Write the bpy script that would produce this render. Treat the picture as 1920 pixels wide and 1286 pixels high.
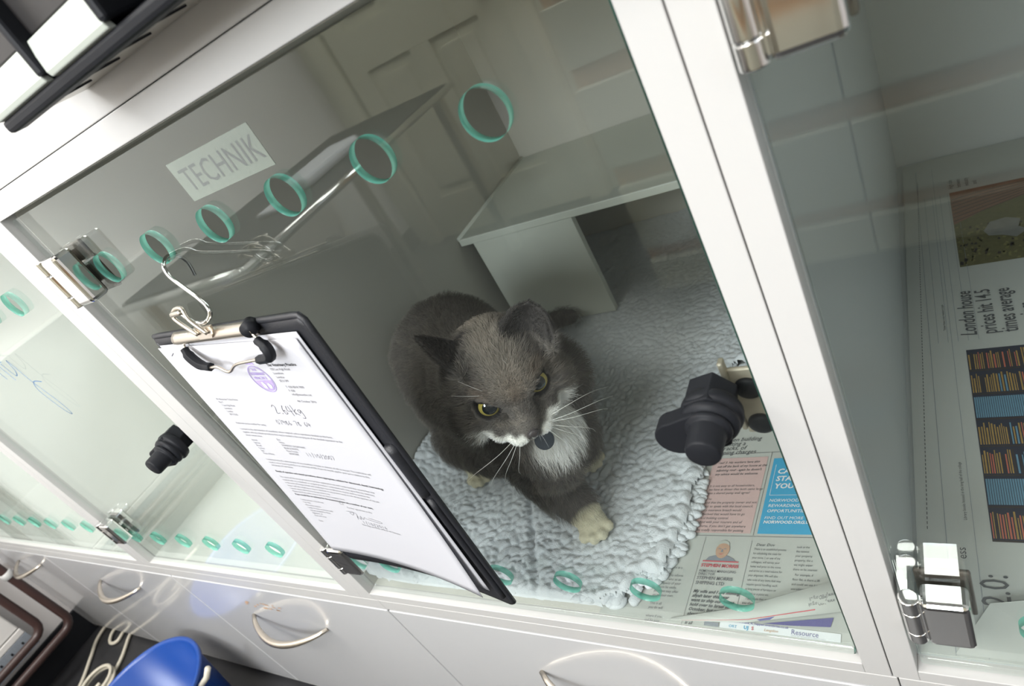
import bpy, bmesh, math, random
import numpy as np
from mathutils import Vector, Matrix
random.seed(5)
for _o in list(bpy.data.objects): bpy.data.objects.remove(_o)
SC = bpy.context.scene
COL = SC.collection
# ---------------------------------------------------------------- camera, world, lights, exposure
CAM_LOC = Vector((0.65765, -0.27403, 0.55630))
RIGHT = Vector((0.8124, 0.3677, -0.4526)).normalized()
FWD = Vector((-0.57137, 0.66226, -0.48473)).normalized()
RIGHT = (RIGHT - FWD * RIGHT.dot(FWD)).normalized()
UPV = RIGHT.cross(FWD)
cd = bpy.data.cameras.new('camera')
cam = bpy.data.objects.new('camera', cd); COL.objects.link(cam)
cam.matrix_world = Matrix(((RIGHT.x, UPV.x, -FWD.x, CAM_LOC.x), (RIGHT.y, UPV.y, -FWD.y, CAM_LOC.y), (RIGHT.z, UPV.z, -FWD.z, CAM_LOC.z), (0, 0, 0, 1)))
cd.sensor_width = 36.0; cd.lens = 1225.66 / 1920 * 36.0
cd.clip_start = 0.01; cd.clip_end = 50
cd.dof.use_dof = True; cd.dof.focus_distance = 0.55; cd.dof.aperture_fstop = 10.0
SC.camera = cam
w = bpy.data.worlds.new('world'); SC.world = w; w.use_nodes = True
w.node_tree.nodes['Background'].inputs[0].default_value = (0.75, 0.85, 1.0, 1)
w.node_tree.nodes['Background'].inputs[1].default_value = 0.4
SC.view_settings.view_transform = 'Standard'; SC.view_settings.look = 'None'
SC.view_settings.gamma = 1.0; SC.view_settings.use_curve_mapping = False
SC.view_settings.exposure = 0.5

def area(name, loc, target, sx, sy, power, color):
    l = bpy.data.lights.new(name, 'AREA'); l.shape = 'RECTANGLE'; l.size = sx; l.size_y = sy; l.energy = power; l.color = color
    o = bpy.data.objects.new(name, l); COL.objects.link(o); o.location = loc
    d = Vector(target) - Vector(loc)
    o.rotation_euler = d.to_track_quat('-Z', 'Y').to_euler()
    return o
# ceiling light of the room, daylight of the right-hand window, two added fill lights
area('ceiling_lamp_light', (0.3, -1.2, 1.86), (0.3, -1.2, 0), 1.2, 0.6, 26, (1.0, 0.98, 0.94))
area('added_left_fill_light', (-0.8, -0.75, 1.86), (-1.1, -0.75, 0), 0.9, 0.6, 26, (1.0, 0.98, 0.94))  # added fill to brighten the left wall and its reflection in the glass
area('window_daylight', (2.05, -1.1, 0.9), (0.2, -0.2, 0.0), 1.1, 1.1, 5, (0.86, 0.93, 1.0))
area('added_front_fill_light', (0.05, -1.97, 1.2), (-0.15, 0.3, 0.0), 1.0, 0.85, 44, (0.92, 0.96, 1.0))  # made-up window light, added to brighten the cages from the front

# ---------------------------------------------------------------- materials
def new_mat(name):
    m = bpy.data.materials.new(name); m.use_nodes = True
    return m, m.node_tree.nodes, m.node_tree.links
def pmat(name, col, rough=0.5, metal=0.0, noise=0.0, nscale=20, bump=0.0, bscale=200, coat=0.0, spec=0.5, sss=0.0, trans=0.0, aniso=None):
    m, N, L = new_mat(name); b = N['Principled BSDF']
    b.inputs['Base Color'].default_value = (*col, 1); b.inputs['Roughness'].default_value = rough
    b.inputs['Metallic'].default_value = metal; b.inputs['Coat Weight'].default_value = coat
    b.inputs['Specular IOR Level'].default_value = spec
    b.inputs['Transmission Weight'].default_value = trans
    tc = N.new('ShaderNodeTexCoord')
    if noise > 0:
        n = N.new('ShaderNodeTexNoise'); n.inputs['Scale'].default_value = nscale; n.inputs['Detail'].default_value = 6
        L.new(tc.outputs['Object'], n.inputs['Vector'])
        r = N.new('ShaderNodeMixRGB'); r.blend_type = 'MIX'
        c2 = tuple(max(0, c * (1 - noise)) for c in col)
        r.inputs[1].default_value = (*c2, 1); r.inputs[2].default_value = (*col, 1)
        L.new(n.outputs['Fac'], r.inputs[0]); L.new(r.outputs[0], b.inputs['Base Color'])
    if bump > 0:
        n = N.new('ShaderNodeTexNoise'); n.inputs['Scale'].default_value = bscale; n.inputs['Detail'].default_value = 4
        L.new(tc.outputs['Object'], n.inputs['Vector'])
        bp = N.new('ShaderNodeBump'); bp.inputs['Strength'].default_value = bump; bp.inputs['Distance'].default_value = 0.001
        L.new(n.outputs['Fac'], bp.inputs['Height']); L.new(bp.outputs[0], b.inputs['Normal'])
    return m
M = {}
M['laminate'] = pmat('white_laminate', (0.475, 0.468, 0.457), 0.32, noise=0.04, nscale=3, spec=0.5)
M['inner'] = pmat('cage_lining_laminate', (0.58, 0.57, 0.52), 0.35, noise=0.04, nscale=4)
M['lining_lit'] = pmat('brightened_white_lining', (0.86, 0.87, 0.83), 0.3, noise=0.03, nscale=4)  # paler copy of the cage lining; stronger light put into its colour
M['lining_shaded'] = pmat('shaded_cool_grey_lining', (0.47, 0.50, 0.50), 0.35, noise=0.04, nscale=4)  # darker, cooler copy of the cage lining; shade put into its colour
M['drawer'] = pmat('drawer_laminate', (0.50, 0.50, 0.505), 0.16, noise=0.03, nscale=5, coat=0.4)
M['chrome'] = pmat('polished_chrome', (0.80, 0.80, 0.79), 0.09, 1.0, noise=0.1, nscale=60)
M['steel'] = pmat('brushed_steel', (0.62, 0.59, 0.54), 0.33, 1.0, noise=0.15, nscale=80, bump=0.1)
M['darksteel'] = pmat('dark_steel_plate', (0.13, 0.11, 0.095), 0.35, .5, noise=0.15, nscale=80)
M['nickel'] = pmat('satin_nickel', (0.66, 0.60, 0.52), 0.3, 1.0, noise=0.1, nscale=50)
M['plate'] = pmat('beige_metal_plate', (0.55, 0.50, 0.40), 0.38, 0.55, noise=0.15, nscale=60)
M['black'] = pmat('black_plastic', (0.014, 0.015, 0.018), 0.45, spec=.12, noise=0.3, nscale=40)
M['blackvinyl'] = pmat('black_vinyl', (0.014, 0.015, 0.019), 0.42, noise=0.2, nscale=30, bump=0.35, bscale=1500)
M['smoke'] = pmat('smoked_plastic', (0.020, 0.018, 0.018), 0.45, noise=0.3, nscale=12)
M['paper'] = pmat('white_paper', (0.46, 0.46, 0.49), 0.6, noise=0.02, nscale=20)
M['ink'] = pmat('grey_black_ink', (0.16, 0.16, 0.17), 0.7, noise=0.2, nscale=300)
M['inkbold'] = pmat('black_ink', (0.05, 0.05, 0.055), 0.7, noise=0.2, nscale=300)
M['inkpen'] = pmat('ballpoint_ink', (0.10, 0.10, 0.12), 0.5, noise=0.2, nscale=300)
M['purple'] = pmat('purple_ink', (0.42, 0.33, 0.66), 0.6, noise=0.35, nscale=250)
M['news'] = pmat('newsprint', (0.47, 0.49, 0.46), 0.75, noise=0.05, nscale=40)
M['newsink'] = pmat('newspaper_ink', (0.10, 0.105, 0.11), 0.8, noise=0.3, nscale=400)
M['pink'] = pmat('pink_newsprint', (0.58, 0.42, 0.40), 0.75, noise=0.05, nscale=60)
M['cyan'] = pmat('cyan_newsprint', (0.05, 0.36, 0.60), 0.7, noise=0.08, nscale=80)
M['whiteink'] = pmat('unprinted_lettering', (0.72, 0.76, 0.78), 0.75, noise=0.02, nscale=80)
M['red'] = pmat('red_print', (0.55, 0.10, 0.12), 0.7, noise=0.15, nscale=200)
M['navy'] = pmat('navy_print', (0.12, 0.11, 0.30), 0.7, noise=0.1, nscale=200)
M['skin'] = pmat('printed_skin_tone', (0.55, 0.36, 0.25), 0.7, noise=0.3, nscale=250)
M['greyprint'] = pmat('grey_print', (0.25, 0.28, 0.32), 0.7, noise=0.3, nscale=200)
M['label'] = pmat('label_card', (0.46, 0.49, 0.44), 0.4, noise=0.08, nscale=30)
M['sticker'] = pmat('frosted_sticker', (0.17, 0.19, 0.165), 0.5, noise=0.05, nscale=30)
M['blue'] = pmat('blue_plastic', (0.008, 0.055, 0.27), 0.3, noise=0.15, nscale=6)
M['cable'] = pmat('cream_cable', (0.62, 0.58, 0.48), 0.45, noise=0.1, nscale=40)
M['pipe'] = pmat('brown_pipe_paint', (0.055, 0.028, 0.025), 0.35, noise=0.4, nscale=20)
M['fleeceback'] = pmat('fleece_backing', (0.5, 0.53, 0.55), 0.9, noise=0.1)
M['floor'] = pmat('dark_vinyl_floor', (0.035, 0.035, 0.038), 0.38, noise=0.5, nscale=25)
M['wallp'] = pmat('pale_wall_paint', (0.74, 0.71, 0.70), 0.55, noise=0.08, nscale=4)
M['wallb'] = pmat('cream_wall_paint', (0.60, 0.58, 0.48), 0.6, noise=0.05, nscale=3)
M['ceil'] = pmat('ceiling_paint', (0.8, 0.8, 0.78), 0.7, noise=0.03, nscale=3)
M['cream'] = pmat('cream_door_paint', (0.56, 0.54, 0.43), 0.45, noise=0.05, nscale=5)
M['wood'] = pmat('orange_wood_edge', (0.62, 0.34, 0.16), 0.5, noise=0.3, nscale=40)
M['radi'] = pmat('radiator_enamel', (0.70, 0.68, 0.66), 0.35, noise=0.1, nscale=20)
M['shelf_plastic'] = pmat('step_shelf_plastic', (0.62, 0.65, 0.58), 0.35, noise=0.05, nscale=10)
M['bluepen'] = pmat('blue_marker_ink', (0.16, 0.28, 0.48), 0.5, noise=0.2, nscale=200)
M['tealdark'] = pmat('dark_seal', (0.10, 0.12, 0.11), 0.5, noise=0.1)

def glass_pane(name, tint, edge=False):
    """clear pane: see-through with a mirror share that rises with the viewing angle (Schlick)"""
    m, N, L = new_mat(name); N.remove(N['Principled BSDF']); out = N['Material Output']
    tr = N.new('ShaderNodeBsdfTransparent'); tr.inputs[0].default_value = (*tint, 1)
    gl = N.new('ShaderNodeBsdfGlossy'); gl.inputs['Roughness'].default_value = 0.0; gl.inputs[0].default_value = (0.95, 1.0, 0.98, 1)
    geo = N.new('ShaderNodeNewGeometry')
    dot = N.new('ShaderNodeVectorMath'); dot.operation = 'DOT_PRODUCT'
    L.new(geo.outputs['Incoming'], dot.inputs[0]); L.new(geo.outputs['Normal'], dot.inputs[1])
    ab = N.new('ShaderNodeMath'); ab.operation = 'ABSOLUTE'; L.new(dot.outputs['Value'], ab.inputs[0])
    om = N.new('ShaderNodeMath'); om.operation = 'SUBTRACT'; om.inputs[0].default_value = 1.0; L.new(ab.outputs[0], om.inputs[1])
    pw = N.new('ShaderNodeMath'); pw.operation = 'POWER'; pw.inputs[1].default_value = 5.0; L.new(om.outputs[0], pw.inputs[0])
    ml = N.new('ShaderNodeMath'); ml.operation = 'MULTIPLY_ADD'; ml.inputs[1].default_value = 0.94; ml.inputs[2].default_value = 0.062; L.new(pw.outputs[0], ml.inputs[0])
    mx = N.new('ShaderNodeMixShader'); L.new(ml.outputs[0], mx.inputs[0]); L.new(tr.outputs[0], mx.inputs[1]); L.new(gl.outputs[0], mx.inputs[2])
    L.new(mx.outputs[0], out.inputs['Surface'])
    return m
M['glass'] = glass_pane('clear_glass', (0.975, 0.99, 0.982))
def edge_mat():
    m, N, L = new_mat('green_glass_edge'); b = N['Principled BSDF']
    b.inputs['Base Color'].default_value = (0.12, 0.42, 0.34, 1); b.inputs['Roughness'].default_value = 0.12
    tr = N.new('ShaderNodeBsdfTransparent'); tr.inputs[0].default_value = (0.45, 0.85, 0.72, 1)
    tl = N.new('ShaderNodeBsdfTranslucent'); tl.inputs[0].default_value = (0.25, 0.65, 0.52, 1)
    n = N.new('ShaderNodeTexNoise'); n.inputs['Scale'].default_value = 60
    mx = N.new('ShaderNodeMixShader'); mx.inputs[0].default_value = 0.4
    mr = N.new('ShaderNodeMapRange'); mr.inputs['To Min'].default_value = 0.35; mr.inputs['To Max'].default_value = 0.5
    L.new(n.outputs['Fac'], mr.inputs['Value']); L.new(mr.outputs[0], mx.inputs[0])
    mx2 = N.new('ShaderNodeMixShader'); mx2.inputs[0].default_value = 0.4
    L.new(b.outputs[0], mx2.inputs[1]); L.new(tl.outputs[0], mx2.inputs[2])
    L.new(mx2.outputs[0], mx.inputs[1]); L.new(tr.outputs[0], mx.inputs[2])
    L.new(mx.outputs[0], N['Material Output'].inputs['Surface'])
    return m
M['edge'] = edge_mat()
M['edge_shaded'] = pmat('shaded_green_glass_edge', (0.030, 0.13, 0.095), 0.15, noise=.3, nscale=60, coat=.5)  # same glass as the hole edges; its shaded look put into a darker colour

# ---------------------------------------------------------------- helpers
def link_mesh(name, me, mats, parent=None, smooth=False):
    o = bpy.data.objects.new(name, me); COL.objects.link(o)
    if not isinstance(mats, (list, tuple)): mats = [mats]
    for m in mats: me.materials.append(m)
    if smooth:
        for p in me.polygons: p.use_smooth = True
    if parent is not None: o.parent = parent
    return o
class MB:
    """collects shapes of one mesh"""
    def __init__(s): s.v = []; s.f = []; s.mi = []; s.sm = []
    def add(s, vs, fs, mi=0, sm=False):
        b = len(s.v); s.v += [tuple(v) for v in vs]
        for f in fs: s.f.append(tuple(i + b for i in f)); s.mi.append(mi); s.sm.append(sm)
    def box(s, x0, x1, y0, y1, z0, z1, mi=0, bev=0.0, seg=2, rot=None, piv=None):
        if bev > 0:
            bm = bmesh.new(); bmesh.ops.create_cube(bm, size=1)
            for v in bm.verts: v.co = Vector(((x0 + x1) / 2 + v.co.x * (x1 - x0), (y0 + y1) / 2 + v.co.y * (y1 - y0), (z0 + z1) / 2 + v.co.z * (z1 - z0)))
            bmesh.ops.bevel(bm, geom=bm.edges[:], offset=bev, segments=seg, profile=0.5, affect='EDGES')
            bm.verts.index_update(); vs = [v.co.copy() for v in bm.verts]; fs = [[v.index for v in f.verts] for f in bm.faces]; bm.free()
        else:
            vs = [Vector((x, y, z)) for x in (x0, x1) for y in (y0, y1) for z in (z0, z1)]
            fs = [(0, 1, 3, 2), (4, 6, 7, 5), (0, 4, 5, 1), (2, 3, 7, 6), (0, 2, 6, 4), (1, 5, 7, 3)]
        if rot is not None:
            pv = Vector(piv); vs = [pv + rot @ (v - pv) for v in vs]
        s.add(vs, fs, mi, False)
    def tube(s, pts, r, n=10, mi=0, caps=True, closed=False):
        pts = [Vector(p) for p in pts]; k = len(pts)
        rs = r if isinstance(r, (list, tuple)) else [r] * k
        ring = []; up = None
        for i, p in enumerate(pts):
            if closed: t = pts[(i + 1) % k] - pts[i - 1]
            else: t = pts[min(i + 1, k - 1)] - pts[max(i - 1, 0)]
            t.normalize()
            if up is None:
                up = Vector((0, 0, 1)) if abs(t.z) < 0.9 else Vector((1, 0, 0))
            up = (up - t * up.dot(t)); up.normalize(); sd = t.cross(up)
            ring.append([p + (up * math.cos(a) + sd * math.sin(a)) * rs[i] for a in [2 * math.pi * j / n for j in range(n)]])
        vs = [v for rg in ring for v in rg]; fs = []
        for i in range(k if closed else k - 1):
            j = (i + 1) % k
            for a in range(n): fs.append((i * n + a, i * n + (a + 1) % n, j * n + (a + 1) % n, j * n + a))
        if caps and not closed: fs.append(tuple(range(n - 1, -1, -1))); fs.append(tuple((k - 1) * n + a for a in range(n)))
        s.add(vs, fs, mi, True)
    def lathe(s, origin, axis, prof, n=28, mi=0, sm=True):
        """prof: (distance along axis, radius)"""
        ax = Vector(axis).normalized(); a = Vector((0, 0, 1)) if abs(ax.z) < 0.9 else Vector((1, 0, 0))
        u = (a - ax * a.dot(ax)).normalized(); v = ax.cross(u); o = Vector(origin); vs = []; fs = []
        for d, r in prof:
            for j in range(n):
                t = 2 * math.pi * j / n; vs.append(o + ax * d + (u * math.cos(t) + v * math.sin(t)) * r)
        for i in range(len(prof) - 1):
            for j in range(n): fs.append((i * n + j, i * n + (j + 1) % n, (i + 1) * n + (j + 1) % n, (i + 1) * n + j))
        fs.append(tuple(range(n - 1, -1, -1))); fs.append(tuple((len(prof) - 1) * n + j for j in range(n)))
        s.add(vs, fs, mi, sm)
    def prism(s, poly, d0, d1, to3, mi=0):
        """poly 2d outline extruded from d0 to d1 through to3(a, b, d)"""
        n = len(poly); vs = [to3(a, b, d0) for a, b in poly] + [to3(a, b, d1) for a, b in poly]
        fs = [tuple(range(n)), tuple(range(2 * n - 1, n - 1, -1))] + [(i, i + n, (i + 1) % n + n, (i + 1) % n) for i in range(n)]
        s.add(vs, fs, mi)
    def build(s, name, mats, parent=None, bevel=0.0):
        me = bpy.data.meshes.new(name); me.from_pydata(s.v, [], s.f)
        o = link_mesh(name, me, mats, parent)
        me.polygons.foreach_set('material_index', s.mi); me.polygons.foreach_set('use_smooth', s.sm)
        bm = bmesh.new(); bm.from_mesh(me); bmesh.ops.recalc_face_normals(bm, faces=bm.faces[:]); bm.to_mesh(me); bm.free()
        if bevel > 0:
            md = o.modifiers.new('bevel', 'BEVEL'); md.width = bevel; md.segments = 2; md.limit_method = 'ANGLE'; md.angle_limit = math.radians(50)
        return o
def tag(o, label=None, cat=None, group=None, kind=None):
    if label: o['label'] = label
    if cat: o['category'] = cat
    if group: o['group'] = group
    if kind: o['kind'] = kind
    return o
def empty(name, loc=(0, 0, 0)):
    o = bpy.data.objects.new(name, None); COL.objects.link(o); o.location = loc; o.empty_display_size = 0.02
    return o
def reparent(o, root):
    """children are modelled in world coordinates; keep them there under a root that has a location"""
    o.parent = root; o.matrix_parent_inverse = Matrix.Translation(root.location).inverted()
    return o
_tc = {}
def text_geo(s, size=1.0, shear=0.0, bold=0.0, spacing=1.0, align='LEFT', res=2):
    key = (s, size, shear, bold, spacing, align)
    if key in _tc: return _tc[key]
    c = bpy.data.curves.new('t', 'FONT'); c.body = s; c.size = size; c.shear = shear; c.offset = bold; c.space_character = spacing
    c.align_x = align; c.resolution_u = res; c.fill_mode = 'FRONT'
    o = bpy.data.objects.new('t', c); COL.objects.link(o); bpy.context.view_layer.update()
    me = bpy.data.meshes.new_from_object(o.evaluated_get(bpy.context.evaluated_depsgraph_get()))
    vs = [(v.co.x, v.co.y) for v in me.vertices]; fs = [tuple(p.vertices) for p in me.polygons]
    bpy.data.objects.remove(o); bpy.data.curves.remove(c); bpy.data.meshes.remove(me)
    _tc[key] = (vs, fs); return vs, fs
class Print:
    """flat lettering and shapes laid on a surface through fn(u, v, off) -> point"""
    def __init__(s, fn, off=0.0004): s.fn = fn; s.mb = MB(); s.off = off
    def text(s, t, u, v, size, mi=0, shear=0.0, bold=0.0, sx=1.0, ang=0.0, spacing=1.0, off=0.0, align='LEFT'):
        vs, fs = text_geo(t, size, shear, bold * size, spacing, align)
        ca, sa = math.cos(ang), math.sin(ang)
        s.mb.add([s.fn(u + (x * sx) * ca - y * sa, v - ((x * sx) * sa + y * ca), s.off + off) for x, y in vs], fs, mi)
    def poly(s, pts, mi=0, off=0.0, div=1):
        s.mb.add([s.fn(a, b, s.off + off) for a, b in pts], [tuple(range(len(pts)))], mi)
    def rect(s, u0, v0, u1, v1, mi=0, off=0.0, nx=1, ny=1):
        vs = []; fs = []
        for j in range(ny + 1):
            for i in range(nx + 1): vs.append(s.fn(u0 + (u1 - u0) * i / nx, v0 + (v1 - v0) * j / ny, s.off + off))
        for j in range(ny):
            for i in range(nx): a = j * (nx + 1) + i; fs.append((a, a + 1, a + nx + 2, a + nx + 1))
        s.mb.add(vs, fs, mi)
    def stroke(s, pts, wd, mi=0, off=0.0):
        P = [Vector(p) for p in pts]
        for i in range(len(P) - 1):
            d = P[i + 1] - P[i]
            if d.length < 1e-9: continue
            n = Vector((-d.y, d.x)).normalized() * wd / 2; e = d.normalized() * wd * 0.3
            q = [P[i] - n - e, P[i + 1] - n + e, P[i + 1] + n + e, P[i] + n - e]
            s.mb.add([s.fn(a.x, a.y, s.off + off) for a in q], [(0, 1, 2, 3)], mi)
    def build(s, name, mats, parent): return s.mb.build(name, mats, parent)
def smooth_path(pts, n=8):
    P = [Vector(p) for p in pts]; out = []
    for i in range(len(P) - 1):
        p0 = P[max(i - 1, 0)]; p1 = P[i]; p2 = P[i + 1]; p3 = P[min(i + 2, len(P) - 1)]
        for k in range(n):
            t = k / n
            out.append(0.5 * ((2 * p1) + (p2 - p0) * t + (2 * p0 - 5 * p1 + 4 * p2 - p3) * t * t + (-p0 + 3 * p1 - 3 * p2 + p3) * t ** 3))
    out.append(P[-1]); return out

# ---------------------------------------------------------------- the room
def struct(name, x0, x1, y0, y1, z0, z1, m):
    b = MB(); b.box(x0, x1, y0, y1, z0, z1); o = b.build(name, M[m]); o['kind'] = 'structure'; return o
FZ = -0.43
XL = -1.50                                   # left-hand wall
struct('floor', XL - 0.1, 2.2, -2.1, 1.3, FZ - 0.1, FZ, 'floor')
struct('wall_left', XL - 0.1, XL, -2.1, 1.3, FZ, 1.9, 'wallp')
struct('wall_back', XL, 2.2, 1.2, 1.3, FZ, 1.9, 'wallp')
struct('ceiling', XL - 0.1, 2.2, -2.1, 1.3, 1.9, 2.0, 'ceil')
b = MB(); b.box(XL, -.45, -2.1, -2.0, FZ, 1.9); b.box(.55, 2.2, -2.1, -2.0, FZ, 1.9); b.box(-.45, .55, -2.1, -2.0, FZ, .78); b.box(-.45, .55, -2.1, -2.0, 1.63, 1.9)
b.build('wall_front', M['wallb'])['kind'] = 'structure'
for n_, (wx0, wx1, wy0, wy1, wz0, wz1) in {'added_front_window': (-.45, .55, -2.06, -2.02, .78, 1.63), 'window_2': (2.13, 2.17, -1.7, -.5, .3, 1.5)}.items():  # the front window is made up to hold the added fill light
    b = MB(); ax = wx1 - wx0 > .5; t = .045
    b.box(wx0, wx1, wy0, wy1, wz0, wz0 + t); b.box(wx0, wx1, wy0, wy1, wz1 - t, wz1)
    if ax:
        for q in (wx0, (wx0 + wx1) / 2 - t / 2, wx1 - t): b.box(q, q + t, wy0, wy1, wz0 + t, wz1 - t)
    else:
        for q in (wy0, (wy0 + wy1) / 2 - t / 2, wy1 - t): b.box(wx0, wx1, q, q + t, wz0 + t, wz1 - t)
    b.build(n_, M['cream'])['kind'] = 'structure'
# right wall with a window opening
b = MB()
b.box(2.1, 2.2, -2.0, 1.2, FZ, 0.3); b.box(2.1, 2.2, -2.0, 1.2, 1.5, 1.9)
b.box(2.1, 2.2, -2.0, -1.7, 0.3, 1.5); b.box(2.1, 2.2, -0.5, 1.2, 0.3, 1.5)
b.build('wall_right', M['wallp'])['kind'] = 'structure'
b = MB(); b.box(XL, XL + 0.012, -2.0, -0.0, FZ, FZ + 0.09); b.build('baseboard_left', M['black'])['kind'] = 'structure'
# panelled door in the opposite wall
root = empty('door_1', (-0.9, -1.98, FZ)); root['kind'] = 'structure'
b = MB(); dx0, dx1 = -1.30, -0.52; yf = -1.955
b.box(dx0, dx1, -1.995, yf - 0.012, FZ + 0.01, 1.5)
for (a0, a1, c0, c1) in ((dx0, dx0 + .11, FZ + .01, 1.5), (dx1 - .11, dx1, FZ + .01, 1.5), (dx0 + .11, dx1 - .11, FZ + .01, FZ + .2), (dx0 + .11, dx1 - .11, 0.36, 0.52), (dx0 + .11, dx1 - .11, 1.38, 1.5), (-0.96, -0.86, FZ + .2, 0.36), (-0.96, -0.86, 0.52, 1.38)):
    b.box(a0, a1, yf - 0.012, yf, c0, c1)
for (a0, a1, c0, c1) in ((dx0 + .15, -1.0, FZ + .24, .32), (-.82, dx1 - .15, FZ + .24, .32), (dx0 + .15, -1.0, .56, 1.34), (-.82, dx1 - .15, .56, 1.34)):
    b.box(a0, a1, yf - 0.012, yf - 0.004, c0, c1, bev=0.003)
reparent(b.build('door_leaf', M['cream'], bevel=0.002), root)
b = MB()
b.box(dx0 - .09, dx0 - .01, -1.998, -1.93, FZ, 1.58); b.box(dx1 + .01, dx1 + .09, -1.998, -1.93, FZ, 1.58); b.box(dx0 - .09, dx1 + .09, -1.998, -1.93, 1.51, 1.58)
reparent(b.build('door_frame', M['cream'], bevel=0.004), root)
b = MB(); b.lathe((-0.58, yf, 0.44), (0, 1, 0), [(0, .02), (.006, .02), (.008, .008), (.03, .008), (.034, .02), (.05, .022), (.058, .012)])
reparent(b.build('door_handle', M['nickel']), root)

# ---------------------------------------------------------------- kennel cabinets
DEPTH = 0.79
HOLE_R = 0.0137
def pane_mesh(x0, x1, z0, z1, holes, y0=0.006, y1=0.012, chips=0):
    c = bpy.data.curves.new('p', 'CURVE'); c.dimensions = '2D'; c.fill_mode = 'BOTH'; c.extrude = (y1 - y0) / 2; c.resolution_u = 10
    def poly(pts):
        sp = c.splines.new('POLY'); sp.points.add(len(pts) - 1)
        for i, p in enumerate(pts): sp.points[i].co = (p[0], p[1], 0, 1)
        sp.use_cyclic_u = True
    r = 0.004
    rc = []
    for cx, cz, a0 in ((x1 - r, z1 - r, 0), (x0 + r, z1 - r, 90), (x0 + r, z0 + r, 180), (x1 - r, z0 + r, 270)):
        for k in range(5): a = math.radians(a0 + k * 22.5); rc.append((cx + r * math.cos(a), cz + r * math.sin(a)))
    poly(rc)
    for hx, hz in holes: poly([(hx + HOLE_R * math.cos(2 * math.pi * k / 40), hz + HOLE_R * math.sin(2 * math.pi * k / 40)) for k in range(40)])
    o = bpy.data.objects.new('p', c); COL.objects.link(o); bpy.context.view_layer.update()
    me = bpy.data.meshes.new_from_object(o.evaluated_get(bpy.context.evaluated_depsgraph_get()))
    bpy.data.objects.remove(o); bpy.data.curves.remove(c)
    me.materials.clear()
    for v in me.vertices: v.co = Vector((v.co.x, (y0 + y1) / 2 - v.co.z, v.co.y))
    bm = bmesh.new(); bm.from_mesh(me); bmesh.ops.remove_doubles(bm, verts=bm.verts[:], dist=1e-6); bmesh.ops.recalc_face_normals(bm, faces=bm.faces[:])
    for f in bm.faces:
        c = f.calc_center_median(); outer = min(c.x - x0, x1 - c.x, c.z - z0, z1 - c.z) < .005
        f.material_index = 0 if abs(f.normal.y) > 0.7 else ((2 if x1 - c.x < .003 else 0) if outer else 1)
    bm.to_mesh(me); bm.free(); me.update()
    return me
def hinge(parent, x, zc, root, h=0.048, wd=.040):
    """concealing glass hinge at the left edge x of a door, centred on zc"""
    b = MB()
    bx = x + 0.007; by = -0.007
    for k, (a, c) in enumerate(((-.5, -.272), (-.268, .208), (.212, .5))):
        b.lathe((bx, by, zc + a * h), (0, 0, 1), [(0, .0050), (.0001, .0056), (.0004, .0061), (.0006, .0062), (.0012, .0062), ((c - a) * h - .0012, .0062), ((c - a) * h - .0006, .0062), ((c - a) * h - .0004, .0061), ((c - a) * h - .0001, .0056), ((c - a) * h, .0050)], n=32)
    b.box(x + 0.0, x + 0.006, -0.004, 0.03, zc - h * .36, zc + h * .36)
    o = reparent(b.build('hinge_barrel', M['chrome']), root)
    b2 = MB()
    b2.box(x + 0.013, x + wd, -0.013, 0.0055, zc - h * .5, zc + h * .5, bev=0.004, seg=3)
    b2.box(x + 0.010, x + 0.020, -0.010, -0.003, zc - h * .45, zc + h * .45, bev=0.001)
    b2.box(x + 0.010, x + wd + .002, 0.0125, 0.0165, zc - h * .52, zc + h * .5, mi=1, bev=0.0015)
    b2.lathe((x + 0.032, 0.0166, zc + h * .1), (0, -1, 0), [(-0.004, .003), (0.0165, .003), (0.017, .002)], mi=0, n=12)
    o2 = reparent(b2.build('hinge_clamp', [M['chrome'], M['darksteel']]), root)
    for f in o2.data.polygons: f.use_smooth = False
    return o, o2
def cam_lock(x, z, root, edge_x):
    """black turn lock on a plate that grips the free edge of the glass"""
    b = MB()
    # angled hexagonal body behind the ring
    hexp = [(.0155 * math.cos(math.radians(a + 15)), .0165 * math.sin(math.radians(a + 15))) for a in range(0, 360, 60)]
    b.prism([(p[0] - .001, p[1] + .002) for p in hexp], 0.0055, -0.016, lambda a, c, d: (x + a, d, z + c))
    b.lathe((x, -0.006, z), (0, -1, 0), [(0, .0170), (.004, .0178), (.007, .0178), (.0085, .0160), (.010, .0160), (.0115, .0168), (.014, .0155), (.0155, .0125)], n=36)
    # thumb lobe
    pts = []
    for k in range(13):
        a = math.radians(95 + k * 15); pts.append((-0.021 + .0125 * math.cos(a), -.006 + .0125 * math.sin(a)))
    pts += [(0.0, -.0165), (.010, -.012), (.013, 0), (.006, .012), (-.006, .0125)]
    b.prism(pts, -0.0125, -0.024, lambda a, c, d: (x + a, d, z + c))
    b.lathe((x, -0.0215, z), (0, -1, 0), [(0, .0135), (.003, .0132), (.004, .0105), (.0185, .0100), (.020, .0092), (.0203, .0088)], n=32)
    o = b.build('turn_lock', M['black'], bevel=0.0009)
    reparent(o, root)
    b = MB()
    b.box(x + .005, edge_x + .001, 0.0165, 0.0195, z - .046, z + .008, bev=0.0012)
    b.box(x + .003, x + .0065, 0.0130, 0.0195, z - .040, z + .016, bev=0.0012)
    pl = reparent(b.build('lock_plate', M['plate']), root)
    b = MB()
    for dz in (-.007, -.037):
        b = MB(); b.lathe((x + .0150, 0.0163, z + dz), (0, -1, 0), [(0, .0080), (.0018, .0078), (.003, .006), (.0036, .003)], n=24)
        reparent(b.build('lock_screw_cap', M['black']), root)
    return o
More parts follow.
